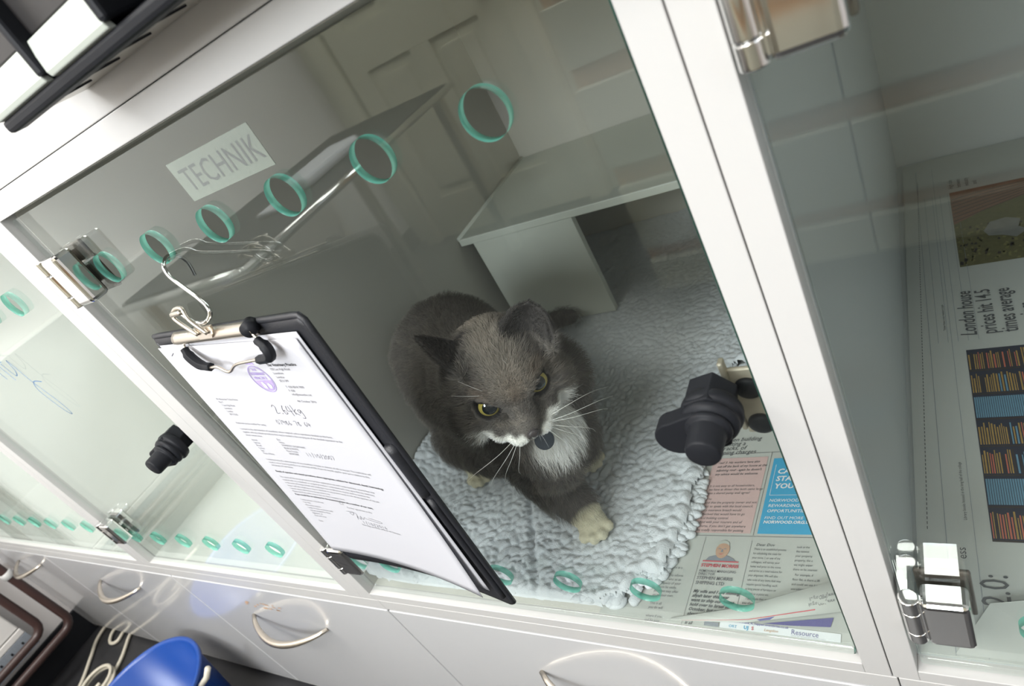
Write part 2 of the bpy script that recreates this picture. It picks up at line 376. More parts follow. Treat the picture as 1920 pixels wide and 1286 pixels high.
def kennel(name, xa, xb, xo0, xo1, label, holes, lock_x, hinge_x, lin='lining_lit', z1=0.561, hz=(0.4965, 0.089)):
    root = empty(name, ((xa + xb) / 2, 0, 0)); tag(root, label, 'kennel', 'kennel cabinets in a row')
    b = MB(); zt = 0.5796; zb = -0.0135
    b.box(xo0, xa, 0, DEPTH + .018, zb, zt); b.box(xb, xo1, 0, DEPTH + .018, zb, zt)
    b.box(xa, xb, 0, DEPTH + .018, zb, 0.0); b.box(xa, xb, 0, DEPTH + .018, z1, zt)
    reparent(b.build('carcass', M['laminate'], bevel=0.0006), root)
    b = MB()
    t = 0.0006
    b.box(xa, xb, DEPTH, DEPTH + .016, 0, z1)
    b.box(xa, xa + t, 0.014, DEPTH, 0, z1); b.box(xb - t, xb, 0.014, DEPTH, 0, z1)
    b.box(xa, xb, 0.014, DEPTH, z1 - t, z1); b.box(xa, xb, 0.014, DEPTH, 0, t)
    reparent(b.build('lining', M[lin]), root)
    me = pane_mesh(xa + .003, xb - .003, 0.002, z1 - .004, holes)
    dr = link_mesh('glass_door', me, [M['glass'], M['edge'], M['edge_shaded']]); reparent(dr, root)
    for zc in hz: hinge(dr, hinge_x, zc, root)
    if lock_x is not None: cam_lock(lock_x, 0.293, root, xb - .003)
    for ch in root.children:
        if ch.name.split('.')[0] in ('hinge_barrel', 'hinge_clamp', 'turn_lock', 'lock_plate', 'lock_screw_cap'):
            ch.parent = dr; ch.matrix_parent_inverse = Matrix.Identity(4)
    for ch in dr.children: ch.matrix_parent_inverse = Matrix.Identity(4)
    return root, dr
def row(x0, z, n=6, st=0.081): return [(x0 + st * i, z) for i in range(n)]
k1, door1 = kennel('kennel_cabinet', 0.0, 0.558, -0.0227, 0.5765, 'white kennel cabinet with glass door, holding the grey and white cat', row(.073, .4905, 6, .0807) + row(.0785, .0612, 6, .0798), .532, 0.013, 'inner')
k2, door2 = kennel('kennel_cabinet', -0.562, -0.0455, -0.5845, -0.0228, 'empty white kennel cabinet left of the cat, blue handwriting on its glass door', row(-.528, .492, 6, .0782) + row(-.526, .0675, 6, .078), -.0655, -.552, hz=(0.497, .098))
k3, door3 = kennel('kennel_cabinet', -1.42, -0.608, -1.44, -0.5853, 'white kennel cabinet furthest left, second from the cat', row(-1.085, .49, 6, .081) + row(-1.085, .083, 6, .081), None, -1.41)
k4, door4 = kennel('kennel_cabinet', 0.595, 1.153, 0.5773, 1.172, 'white kennel cabinet on the right, lined with a newspaper of headlines and pictures', row(.668, .4905, 6, .0807) + row(.6735, .0612, 6, .0798), 1.127, 0.597, 'lining_shaded', hz=(0.4965, 0.089))
# filler panel between the last kennel and the wall
b = MB(); b.box(XL + .001, -1.4405, 0, .6, -.0135, .5796); tag(b.build('filler_panel', M['laminate']), 'plain white filler panel between the last kennel and the left wall', 'panel')
# upper cabinets
for (a, c, lab) in ((-1.495, -.5855, 'white cabinet above the kennels at the left end'), (-.585, .5765, 'white cabinet above the cat kennel, black label rack hanging on it'), (.5773, 1.75, 'white cabinet above the right-hand kennel')):
    root = empty('upper_cabinet', ((a + c) / 2, 0, .581)); tag(root, lab, 'cabinet', 'cabinets above the kennels')
    b = MB(); b.box(a, c, 0.018, .55, .5804, 1.25); reparent(b.build('cabinet_body', M['laminate']), root)
    b = MB(); b.box(a + .0005, c - .0005, 0, .0175, .5801, 1.25); reparent(b.build('cabinet_front', M['laminate'], bevel=.0006), root)
# base units with drawers
def bow_handle(x0, x1, z, parent, root):
    b = MB(); pts = []
    for i in range(17):
        t = i / 16; a = math.pi * t
        pts.append((x0 + (x1 - x0) * t, -0.0015 - 0.036 * math.sin(a) ** .8, z - 0.004 * math.sin(a)))
    rs = [.0032 + .0026 * math.sin(math.pi * i / 16) for i in range(17)]
    b.tube(pts, rs, n=12)
    # flatten a little, as a stamped bow
    o = b.build('drawer_handle', M['nickel']); reparent(o, root); o.parent = parent; o.matrix_parent_inverse = Matrix.Identity(4)
    return o
def base(x0, x1, hx0, hx1, lab, zh=-.128, hz0=-.037):
    root = empty('base_cabinet', ((x0 + x1) / 2, 0.3, FZ)); tag(root, lab, 'cabinet', 'base cabinets under the kennels')
    b = MB(); b.box(x0, x1, 0.018, .60, -.40, -.0345); b.box(x0, x1, 0.0, .62, -.0342, -.0142); b.box(x0, x1, .0, .018, -.41, -.402)
    b.box(x0 + .01, x1 - .01, .05, .56, FZ + .0005, -.40, mi=1)
    reparent(b.build('cabinet_body', [M['laminate'], M['black']], bevel=.0006), root)
    b = MB(); b.box(x0 + .0012, x1 - .0012, -.0005, .0175, -.405, hz0, bev=.001, seg=1); d = reparent(b.build('drawer_front', M['drawer']), root)
    bow_handle(hx0, hx1, zh, d, root)
    if abs(x0 + .54) < .01:
        # worn rust-coloured scuff above the handle
        b = MB()
        rr = random.Random(3)
        for k in range(16):
            u = x0 + .135 + rr.random() * .13; v = -.083 - rr.random() * .016 + (u - x0 - .2) * .05
            a = rr.uniform(.004, .012); b.add([(u, -.0009, v), (u + a, -.0009, v - .001), (u + a * .8, -.0009, v + rr.uniform(.001, .003)), (u + a * .2, -.0009, v + .0015)], [(0, 1, 2, 3)])
        s = reparent(b.build('scuff_mark', M['wood']), root); s.parent = d; s.matrix_parent_inverse = Matrix.Identity(4)
base(.005, .5795, .195, .385, 'white base cabinet below the cat kennel, handle cut by the frame', zh=-.128)
base(.5805, 1.17, .78, .97, 'white base cabinet at the right end of the row')
base(-.54, .0045, -.388, -.196, 'white base cabinet with a bowed handle and a brown scuff above it')
base(-1.10, -.5405, -.93, -.755, 'white base cabinet with bowed handle, behind the cream cable', zh=-.108)
base(-1.498, -1.1005, -1.34, -1.20, 'narrow white base cabinet beside the brown pipes', zh=-.083)

# ---------------------------------------------------------------- sticker and writing on the glass
def glassfn(u, v, off): return Vector((u, 0.006 - off, -v))           # v is minus z
b = MB(); b.box(.2265, .3205, .0126, .0133, .5092, .5378); 
st = b.build('name_sticker', M['sticker'], None); st.parent = door1; st.matrix_parent_inverse = Matrix.Identity(4)
p = Print(lambda u, v, o: Vector((u, .0124, -v)), .0); p.text('TECHNIK', .2325, -.5155, .0232, sx=.86, spacing=1.03)
t = p.build('sticker_lettering', M['newsink'], None); t.parent = st; t['label'] = 'grey TECHNIK lettering'
p = Print(glassfn, .0002)
def pen(pts, wd, n=6, mi=0):
    q = smooth_path([(a, c, 0) for a, c in pts], n); p.stroke([(k.x, k.y) for k in q], wd, mi)
# loops of "...tty" with a long tail, blue marker; v = -z
pen([(-.372, -.452), (-.365, -.420), (-.352, -.440), (-.340, -.425), (-.333, -.452)], .0016)
pen([(-.340, -.465), (-.330, -.412)], .0016); pen([(-.350, -.446), (-.318, -.440)], .0014)
pen([(-.318, -.462), (-.310, -.408)], .0016); pen([(-.328, -.440), (-.296, -.436)], .0014)
pen([(-.302, -.434), (-.297, -.414), (-.285, -.420), (-.278, -.436), (-.273, -.400), (-.262, -.366), (-.262, -.345), (-.272, -.352), (-.281, -.385), (-.270, -.400), (-.250, -.398)], .0016)
p.mb.build('marker_writing', M['bluepen'], door2)

# ---------------------------------------------------------------- clipboard hanging on an S hook
BW, BL_ = 0.232, 0.332
cTL, cTR, cBL, cBR = Vector((.0925, -.0165, .4312)), Vector((.3205, -.0420, .4335)), Vector((.0665, -.0165, .1080)), Vector((.3030, -.0425, .0995))
def boardfn(u, v, off=0.0):
    """u across, v down the board in metres; off lifts towards the room"""
    a, c = u / BW, v / BL_
    p = cTL.lerp(cTR, a).lerp(cBL.lerp(cBR, a), c)
    p.y += 4 * 0.0070 * a * (1 - a) * (max(c, 0.0) ** 1.5)
    return p + Vector((0.11, -0.99, 0)) * off
def sheet_mesh(name, fn, U, V, th, mats, parent, nu=24, nv=30, r=0.0, rot=None):
    """a bent sheet of real thickness with rounded corners"""
    b = MB(); vs = []; fs = []
    def co(i, j):
        u, v = U * i / nu, V * j / nv
        if r > 0:
            cu, cv = min(max(u, r), U - r), min(max(v, r), V - r); du, dv = u - cu, v - cv
            m = max(abs(du), abs(dv)); l = math.hypot(du, dv)
            if l > 1e-9: k = m / l; u, v = cu + du * k, cv + dv * k
        return u, v
    for side in (0, 1):
        for j in range(nv + 1):
            for i in range(nu + 1): u, v = co(i, j); vs.append(fn(u, v, th if side == 0 else 0.0))
    n = (nu + 1) * (nv + 1)
    for j in range(nv):
        for i in range(nu):
            a = j * (nu + 1) + i; fs.append((a, a + nu + 1, a + nu + 2, a + 1)); fs.append((n + a, n + a + 1, n + a + nu + 2, n + a + nu + 1))
    per = [i for i in range(nu)] + [nu + j * (nu + 1) for j in range(nv)] + [nv * (nu + 1) + i for i in range(nu, 0, -1)] + [j * (nu + 1) for j in range(nv, 0, -1)]
    for k in range(len(per)): a, c = per[k], per[(k + 1) % len(per)]; fs.append((a, c, c + n, a + n))
    b.add(vs, fs, 0, True); o = b.build(name, mats, parent); return o
clipb = empty('clipboard', (.2, -.03, .43)); tag(clipb, 'black vinyl clipboard with a chrome clip, hanging on the glass door', 'clipboard')
reparent(sheet_mesh('board', lambda u, v, o: boardfn(u, v, o - .0035), BW, BL_, .0035, M['blackvinyl'], None, 30, 36, r=.010), clipb)
b = MB()      # the spine fold with its pen loop at the right-hand edge, and the welded edge bead
bead = [boardfn(u, v, -.0015) for u, v in [(0.004 + (BW - .008) * i / 30, .002) for i in range(31)] + [(BW - .001, .006 + (BL_ - .012) * i / 40) for i in range(41)]]
b.tube(bead, .0024, n=8)
b.tube([boardfn(.002, .008 + (BL_ - .016) * i / 30, -.0015) for i in range(31)], .0022, n=8)
b.tube([boardfn(BW - .0065, .12 + .055 * i / 8, .001) for i in range(9)], .0048, n=12)
b.tube([boardfn(BW - .0075, .182 + .135 * i / 12, .0005) for i in range(13)], .0030, n=12)
reparent(b.build('edge_welt', M['blackvinyl']), clipb)
# clip
def up_on(u, v, o=0.0): return boardfn(u, v, o)
b = MB(); nn = 24; vs = []; fs = []
_up = up_on
def up_on(u, v, o=0.0): return _up(.052 + (u - .055) * 1.10, v * .86 - .0075, o)
u0, u1 = .055, .168
prof = [(.0075, .0016), (.0078, .004), (.0095, .0068), (.0125, .0085), (.0158, .0085), (.0185, .0066), (.0205, .0035), (.0207, .0022), (.0185, .0020), (.012, .0055), (.009, .0016)]
for i in range(nn + 1):
    for (v, o) in prof: vs.append(up_on(u0 + (u1 - u0) * i / nn, v, o))
k = len(prof)
for i in range(nn):
    for j in range(k): fs.append((i * k + j, i * k + (j + 1) % k, (i + 1) * k + (j + 1) % k, (i + 1) * k + j))
fs.append(tuple(range(k))); fs.append(tuple(nn * k + j for j in range(k)))
b.add(vs, fs, 0, True)
# raised rivet plate and the hanging tongue
b.add([up_on(.098, .003, .0075), up_on(.124, .003, .0075), up_on(.120, .013, .0098), up_on(.102, .013, .0098), up_on(.098, .003, .005), up_on(.124, .003, .005), up_on(.120, .013, .006), up_on(.102, .013, .006)], [(0, 1, 2, 3), (4, 7, 6, 5), (0, 4, 5, 1), (1, 5, 6, 2), (2, 6, 7, 3), (3, 7, 4, 0)], 0)
o = reparent(b.build('clip_bar', M['nickel']), clipb)
b = MB()
hang = smooth_path([up_on(.104, .008, .0095), up_on(.096, -.004, .010), up_on(.088, -.0125, .008), up_on(.094, -.018, .006), up_on(.106, -.018, .007), up_on(.110, -.008, .010), up_on(.118, .008, .0095)], 6)
b.tube(hang, .0016, n=8)
b.tube(smooth_path([up_on(.086, -.012, .006), up_on(.092, -.0155, .009), up_on(.107, -.0165, .010)], 6), .0021, n=8)
reparent(b.build('hanging_loop', M['nickel']), clipb)
b = MB()
wire = smooth_path([up_on(.062, .016, .004), up_on(.064, .026, .008), up_on(.070, .034, .011), up_on(.085, .0415, .013), up_on(.100, .042, .013), up_on(.107, .0475, .013), up_on(.114, .0475, .013), up_on(.128, .0405, .013), up_on(.152, .0375, .013), up_on(.171, .036, .012), up_on(.177, .029, .010), up_on(.169, .018, .008), up_on(.165, .011, .006)], 5)
b.tube(wire, .00125, n=8)
reparent(b.build('clip_wire', M['nickel']), clipb)
b = MB()
b.tube([up_on(.165, .0115, .001), up_on(.1665, .0115, .009)], [.0062, .0056], n=20)
reparent(b.build('clip_eyelet', M['black']), clipb)
for sgn, pts in ((0, [(.0655, .0215, .0085), (.069, .030, .011), (.078, .039, .0125), (.090, .042, .0125)]), (1, [(.170, .0205, .0095), (.1765, .0275, .011), (.1745, .0355, .0125), (.160, .0375, .0125)])):
    b = MB(); b.tube(smooth_path([up_on(*q) for q in pts], 4), [.0034] * 3 + [.0044] * 6 + [.0036] * 4, n=6)
    reparent(b.build('rubber_grip', M['black'], bevel=.0005), clipb)
up_on = _up
# papers, turned a touch on the board
def pagefn(du, dv, a, lift, curl):
    ca, sa = math.cos(a), math.sin(a)
    def fn(u, v, off=0.0):
        q = boardfn(du + u * ca - v * sa, dv + u * sa + v * ca, lift + off)
        c = max(0, v / .297 - .3) / .7; e = u / .210
        q.y -= curl * c * c * (0.25 + .75 * e * e)
        return q
    return fn
pg2 = pagefn(.0080, .0100, math.radians(.6), .0016, .002)
pg1 = pagefn(.0045, .0115, math.radians(1.3), .0032, .007)
for fn, lab in ((pg2, 'under sheet of paper, showing only along the right edge of the letter on the clipboard'), (pg1, 'white printed veterinary consent letter with purple logo, held by the clipboard')):
    sh = sheet_mesh('paper_sheet', fn, .2098, .2965, .0004, M['paper'], None, 24, 34)
    rt = empty('paper_sheet' if fn is pg2 else 'consent_letter', fn(.1, .1, 0)); 
    bpy.data.objects.remove(rt)
    if fn is pg2: tag(sh, lab, 'paper'); sh.name = 'under_sheet'
    else: tag(sh, lab, 'paper'); sh.name = 'consent_letter'; letter = sh
p = Print(lambda u, v, o: pg1(u / 1000, v / 1000, .0004 + o), .00025)
TS = 3.3
def para(x, y, lines, size=TS, lead=3.9, mi=0, bold=0.0, sx=1.0, align='LEFT'):
    for i, l in enumerate(lines): p.text(l, x, y + i * lead, size, mi, bold=bold, sx=sx, align=align)
para(150, 23.5, ['The Veterinary Practice'], 3.9, bold=.02, mi=1)
para(150, 27.6, ['150 Lee High Road', 'Lewisham', 'London', 'SE13 5PF'])
para(152, 45.5, ['T: 020 8318 7000', 'F: 020', 'info@vetonthe.net'])
para(152, 60.5, ['4th October 2016'])
para(26, 62, ['Mr Alexander Tobin-Fisher', 'Flat 7', '1 Lee High Road', 'Lewisham', 'London', 'SE13 5UG'])
para(24, 93, ['Preferred contact number for today'])
para(22, 101, ['I consent to the administration of anaesthetic where required, and to operations detailed on this form,', 'together with any related procedures that may be needed in the carrying out of the detailed operation to the', 'animal named below.'], lead=4.2)
para(25, 116, ['Animal:', 'Species:', 'Breed:', 'Colour:', 'Sex:', 'Date of Birth:'], lead=3.8)
para(70, 112, ['Dot', 'Feline', 'DOMESTIC SHORTHAIR', 'BLUE & WHITE', 'Neut Female', '20/04/2009'], lead=3.8)
para(21, 144, ['I understand that the administration of any anaesthetic includes an element of risk to my pet. The medication will', 'result in minor licensing and this is an estimated of 0.5%. If you do any bill, pay for your pet in relation to this,', 'and please indicate below.'], lead=4.3)
para(19, 162, ['Details of operation and related procedures where appropriate, sedation for ultrasound, dental, haematology'], 3.5, bold=.022, mi=1)
para(18, 170.5, ['The nature of this animal procedures has been explained to me and I understand that security fees may', 'supplied with any anaesthetic or surgical procedure. I understand and I may agree that my veterinary', 'in the event of being involved with anything in any complications may be used to continue the',
 'hosp. I will take anything or may be admitted. In any present issues at risk whose quarters of my pet', 'I would return this form to the practice in my', 'Please tick if you wish to be in the vet clinic reception form'], lead=4.5)
para(18, 197.8, ['If you would like an estimate for the treatment please ask a member of our team.'], 3.5, bold=.022, mi=1)
para(20, 206, ['I wish to have a blood test', 'Yes / No', 'Microchip implant', 'I wish to have insurance with', 'my pet treated for fleas', 'Signature of', 'Owner/Carer', '', 'Date'], lead=4.4)
para(91, 206, ['Further agreement to this'], lead=4)
para(92, 232.5, ['Thursday and Date of Birth of Claimant'], 3.3)
p.rect(84, 196.5, 89, 197, 0); p.rect(84, 201, 89, 201.4, 0); p.rect(84, 196.5, 84.4, 201.4, 0); p.rect(88.6, 196.5, 89, 201.4, 0)
p.stroke([(14, 9), (21, 6)], .7, 2)                                   # the staple
def hand(pts, wd=.45, n=5):
    q = smooth_path([(a, c, 0) for a, c in pts], n); p.stroke([(k.x, k.y) for k in q], wd, 2)
# handwritten 2.64 kg
hand([(107, 68), (110, 65.5), (112, 68), (108, 75), (113, 74.5)]); hand([(116, 75), (116.6, 75.3)], .7)
hand([(124, 65.5), (120, 71), (121, 75.5), (124, 74), (122, 71), (120.5, 72.5)]); hand([(129, 66), (126.5, 71.5), (133, 71.5)]); hand([(131.5, 66), (130.5, 77)])
hand([(136, 64.5), (135, 75.5)]); hand([(139.5, 69), (135.3, 72.5), (139.5, 75.8)]); hand([(145, 69.5), (141.5, 70), (142.5, 73.5), (145.5, 70), (144.5, 78.5), (140.5, 78.8)])
# handwritten telephone number 07986 78 64 and date 11/10/2007
def scrib(s, x, y, h, st):
    G = {'0': [(0.5, 0), (0, .5), (.5, 1), (1, .5), (.5, 0)], '7': [(0, 0), (1, 0), (.4, 1)], '9': [(1, .2), (.3, 0), (.2, .5), (1, .3), (.8, 1)], '8': [(.9, .1), (.1, .25), (.9, .75), (.4, 1), (.1, .7), (.9, .1)], '6': [(.8, 0), (.1, .6), (.4, 1), (.9, .7), (.2, .6)],
         '4': [(.3, 0), (0, .6), (1, .6), (.7, .2), (.6, 1)], '1': [(.5, 0), (.4, 1)], '2': [(0, .2), (.6, 0), (.8, .4), (0, 1), (1, .95)], '/': [(.9, -.2), (.1, 1.2)]}
    for ch in s:
        if ch in G: hand([(x + a * h * .6, y + c * h) for a, c in G[ch]], .35, 3)
        x += st
scrib('07986 78 64', 95, 84, 5.2, 4.4)
scrib('11/10/2007', 98, 125.5, 5.0, 4.0)
hand([(84, 212), (94, 211.5), (90, 217), (88, 213.5), (97, 213), (93, 223), (96, 217), (98, 222), (101, 216), (102, 221), (106, 217), (110, 219), (126, 220.5), (128, 218), (112, 216)], .35)
scrib('1/10/2016', 97, 224.5, 4.2, 3.8)
# purple round logo: ring, band lettering, animals
cx, cy, R0_ = 127.5, 36.5, 13.6
ring = [(cx + R0_ * math.cos(2 * math.pi * k / 48), cy + R0_ * math.sin(2 * math.pi * k / 48)) for k in range(49)]
p.stroke(ring, .8, 3); p.stroke([(cx + .9 * (a - cx), cy + .9 * (c - cy)) for a, c in ring], .35, 3)
low = [(cx + .88 * R0_ * math.cos(math.radians(a)), cy + .88 * R0_ * math.sin(math.radians(a))) for a in range(5, 176, 6)]
p.poly(low, 3)
p.text('VETERINARY', cx - 10.5, cy - 4.2, 4.1, 3, bold=.03, sx=.86); p.text('PRACTICE', cx - 9.5, cy + .2, 4.1, 3, bold=.03, sx=.95)
p.text('THE', cx - 4, cy - 8.6, 3.4, 3, bold=.02)
p.poly([(cx - 5, cy + 3), (cx - 2, cy + 2.5), (cx, cy + 6), (cx - 1, cy + 10.5), (cx - 5.5, cy + 9)], 4, off=.0002)
p.poly([(cx + 2, cy + 5), (cx + 5, cy + 3.5), (cx + 7.5, cy + 6), (cx + 6, cy + 9.5), (cx + 2, cy + 10)], 4, off=.0002)
p.poly([(cx - 6, cy - 15.5), (cx - 3.6, cy - 18.5), (cx - 1.8, cy - 15.6), (cx, cy - 19), (cx + 2, cy - 15.6), (cx + 4, cy - 18), (cx + 6, cy - 15)], 3)
letter_print = p.build('letter_printing', [M['ink'], M['inkbold'], M['inkpen'], M['purple'], M['paper']], letter)
letter_print['label'] = 'grey print, pen writing and purple round logo'
# S hook through the third-from-left hole
b = MB()
HOOKPTS = [(.1429, .024, .4555), (.1506, .022, .4677), (.1534, .018, .4761), (.1575, .010, .4812), (.162, .002, .4816), (.1684, -.006, .4792), (.1728, -.010, .4721), (.1905, -.017, .4628), (.2086, -.024, .4545), (.2187, -.029, .448), (.2187, -.031, .4432), (.2124, -.033, .4395), (.2047, -.034, .4398), (.198, -.034, .443), (.1931, -.034, .4515)]
b.tube(smooth_path(HOOKPTS, 8), .00165, n=12)
hk = b.build('s_hook', M['chrome']); tag(hk, 'bent wire S hook holding the clipboard from a door hole', 'hook')
# ---------------------------------------------------------------- black label rack hanging on the upper cabinet
root = empty('label_rack', (.33, -.03, .61)); tag(root, 'black plastic rack with white label strips, at the top left of the photo', 'rack')
b = MB(); x0, x1 = .240, .62
b.box(x0 - .01, x1, -.052, -.0006, .5985, .6015, bev=.001)                    # base plate
b.box(x0, x1, -.062, -.050, .5925, .5995, bev=.0022)                            # front lip
b.box(x0 - .004, x0, -.056, -.0006, .6035, .66, bev=.001)
b.box(x0, x1, -.006, -.0006, .603, .90, bev=.001)
for xs in (.3065, .3725, .44, .51): b.box(xs, xs + .006, -.066, -.006, .602, .70, bev=.002)
reparent(b.build('rack_shell', M['black']), root)
b = MB(); b.box(x0 - .03, x1, -.057, -.034, .6172, .90, bev=.002); reparent(b.build('stored_folder', M['smoke']), root)
b = MB(); b.box(x0 - .008, x1 - .002, -.0500, -.0010, .5968, .5983)
for k in range(9): pass
reparent(b.build('underside', M['steel']), root)
b = MB()
for k in range(9):
    xx = x0 + .012 + k * .034; b.prism([(0, 0), (.016, .024), (.018, .024), (.003, 0)], .5958, .5967, lambda a, c, d, xx=xx: (xx + a, -.045 + c * 1.1, d))
reparent(b.build('vent_slot', M['black']), root)['kind'] = 'stuff'
for (a, c) in ((x0 + .001, .3062), (.3128, .3722)):
    b = MB(); prof = [(-.0605, .5994), (-.0630, .6000), (-.0640, .6025), (-.0632, .6100), (-.0615, .6170), (-.0585, .6170), (-.0595, .6100), (-.0600, .6030), (-.0585, .5994)]
    b.prism(prof, a, c, lambda y, z, d: (d, y, z)); 
    reparent(b.build('label_strip', M['label'], bevel=.0006), root)

# ---------------------------------------------------------------- step shelf at the back of the kennel
root = empty('step_shelf', (.28, .65, .018)); tag(root, 'pale grey-green step shelf across the back of the cat kennel', 'shelf')
b = MB(); b.box(.004, .5545, .500, .7885, .1955, .2080, bev=.0015); b.tube([(.0045, .503, .2075), (.0045, .787, .2075)], .004, n=10); reparent(b.build('shelf_board', M['shelf_plastic']), root)
b = MB(); b.box(.026, .208, .503, .515, .0195, .1955, bev=.0008); reparent(b.build('support_panel', M['shelf_plastic']), root)
b = MB(); b.box(.5425, .5545, .52, .787, .0195, .1955, bev=.0008); reparent(b.build('support_panel', M['shelf_plastic']), root)

# ---------------------------------------------------------------- fleece
def worley(X, Y, cell, seed=1, jitter=1.0):
    rng = np.random.RandomState(seed); T = 256
    jx = rng.rand(T, T) * jitter + (1 - jitter) / 2; jy = rng.rand(T, T) * jitter + (1 - jitter) / 2; hh = rng.rand(T, T)
    gx = X / cell; gy = Y / cell; ix = np.floor(gx).astype(int); iy = np.floor(gy).astype(int)
    f1 = np.full(X.shape, 9.0); f2 = np.full(X.shape, 9.0); hv = np.zeros(X.shape); CX = np.zeros(X.shape); CY = np.zeros(X.shape)
    for a in (-1, 0, 1):
        for c in (-1, 0, 1):
            cx = ix + a; cy = iy + c; px = cx + jx[cx % T, cy % T]; py = cy + jy[cx % T, cy % T]
            d = np.hypot(gx - px, gy - py); nf = d < f1
            f2 = np.where(nf, f1, np.minimum(f2, d)); hv = np.where(nf, hh[cx % T, cy % T], hv); CX = np.where(nf, px * cell, CX); CY = np.where(nf, py * cell, CY); f1 = np.minimum(f1, d)
    worley.centres = (CX, CY)
    return f1, f2, hv
def vnoise(X, Y, sc, seed=2):
    rng = np.random.RandomState(seed); T = 128; g = rng.rand(T, T); x = X / sc; y = Y / sc
    ix = np.floor(x).astype(int); iy = np.floor(y).astype(int); fx = x - ix; fy = y - iy; fx = fx * fx * (3 - 2 * fx); fy = fy * fy * (3 - 2 * fy)
    G = lambda a, c: g[(ix + a) % T, (iy + c) % T]
    return (G(0, 0) * (1 - fx) + G(1, 0) * fx) * (1 - fy) + (G(0, 1) * (1 - fx) + G(1, 1) * fx) * fy
def fleece():
    st = .0019
    xs = np.arange(.003, .556, st); ys = np.arange(.0165, .7865, st); X, Y = np.meshgrid(xs, ys, indexing='ij')
    wx = X + (vnoise(X, Y, .024, 5) - .5) * .016 + (vnoise(X, Y, .009, 55) - .5) * .004; wy = Y + (vnoise(X, Y, .024, 6) - .5) * .016 + (vnoise(X, Y, .009, 56) - .5) * .004
    f1, f2, hv = worley(wx, wy, .0098, 3)
    lump = 1 - np.exp(-(f2 - f1) / .16)
    g1, g2, gv = worley(wx, wy, .0068, 9)
    lump2 = 1 - (1 - np.clip((g2 - g1) * 1.5, 0, 1)) ** 2
    # outline of the right-hand edge, x limit as a function of y
    ky = np.array([.0, .018, .03, .06, .11, .16, .20, .25, .30, .35, .37, .40, 1.0]); kx = np.array([.330, .338, .362, .385, .404, .404, .400, .404, .412, .424, .47, .60, .60])
    lim = np.interp(Y, ky, kx) + (vnoise(X, Y, .026, 12) - .5) * .022
    D = lim - X                                             # distance inside
    big = np.exp(-np.clip(D, 0, 1) / .028)                  # the edge locks are longer and fatter
    m1, m2, mv = worley(X + (vnoise(X, Y, .03, 7) - .5) * .01, Y + (vnoise(X, Y, .03, 17) - .5) * .01, .0165, 21)
    CX3, CY3 = worley.centres
    lump3 = np.sqrt(np.clip(1 - (np.clip(m1, 0, .75) / .75) ** 2, 0, 1)); lump3 = .55 * lump3 + .45 * (1 - (1 - np.clip((m2 - m1) * 1.6, 0, 1)) ** 2.4)
    lump = .65 * lump + .35 * np.sqrt(np.clip(1 - (np.clip(f1, 0, .8) / .8) ** 2, 0, 1))
    base = .0095 + .006 * vnoise(X, Y, .09, 4) + .003 * vnoise(X, Y, .03, 8)
    far = np.clip((Y - .30) / .4, 0, 1)
    Z = base + (lump * (.0036 + .0018 * hv)) * (1 - big) * (1 - .45 * far) + lump2 * .0007 + big * (lump3 * .0095 + .002)
    # fold lines pressed in the pad
    Z -= .0045 * np.exp(-((X - .215 + (Y - .1) * .5) / .004) ** 2) * (Y < .19)
    # the left margin rides up the wall
    left = np.exp(-(X / .030) ** 2); Z += left * (.030 * np.exp(-((Y - .20) / .10) ** 2) + .020 * np.exp(-((Y - .03) / .05) ** 2) + .004)
    # roll off at the free edge
    Zr = Z
    e = np.clip(D / .015, 0, 1); Z = Zr * np.sqrt(np.clip(1 - (1 - e) ** 2, 0, 1))
    fr = np.clip((Y - .0165) / .008, 0, 1); Z = Z * (0.35 + .65 * np.sqrt(np.clip(1 - (1 - fr) ** 2, 0, 1)))
    nx, ny = X.shape; keep = D > .002
    idx = -np.ones(X.shape, int); idx[keep] = np.arange(keep.sum())
    V = np.stack([X[keep], Y[keep], Z[keep] + .0022], 1)
    q = keep[:-1, :-1] & keep[1:, :-1] & keep[1:, 1:] & keep[:-1, 1:]
    F = np.stack([idx[:-1, :-1][q], idx[1:, :-1][q], idx[1:, 1:][q], idx[:-1, 1:][q]], 1)
    # plump locks of wool round the free edge
    rr = random.Random(17); bm = bmesh.new(); bmesh.ops.create_icosphere(bm, subdivisions=2, radius=1.0)
    sv = np.array([v.co[:] for v in bm.verts]); bm.verts.index_update(); sf = np.array([[v.index for v in f.verts] for f in bm.faces]); bm.free()
    Vs = [V]; Fs = F.tolist(); nb = len(V)
    def lock(x, y, z, a, l, w):
        nonlocal nb
        n_ = 1 + .10 * np.sin(sv @ np.array([rr.uniform(2, 5), rr.uniform(2, 5), rr.uniform(2, 5)]) + rr.uniform(0, 6)); q = sv * n_[:, None] * np.array([l, w, w * .85])
        q = np.stack([q[:, 0] * math.cos(a) - q[:, 1] * math.sin(a) + x, q[:, 0] * math.sin(a) + q[:, 1] * math.cos(a) + y, q[:, 2] + z], 1)
        q[:, 2] = np.maximum(q[:, 2], .0034); q[:, 1] = np.maximum(q[:, 1], .0150); Vs.append(q); Fs.extend((sf + nb).tolist()); nb += len(q)
    for k in range(430):
        y = rr.uniform(.018, .37); edge = float(np.interp(y, ky, kx)); dep = rr.random() ** 1.3
        slope = (float(np.interp(y + .01, ky, kx)) - float(np.interp(y - .01, ky, kx))) / .02
        a = math.atan2(-1, slope) + math.pi / 2 + rr.uniform(-.7, .7); s_ = 1 - .35 * min(y / .37, 1)
        lock(edge - .001 - .036 * dep + rr.uniform(-.002, .003), y, .0055 + .0085 * min(dep * 1.6, 1) * s_ + rr.uniform(0, .002), a, rr.uniform(.0065, .0105) * s_, rr.uniform(.0042, .0062) * s_)
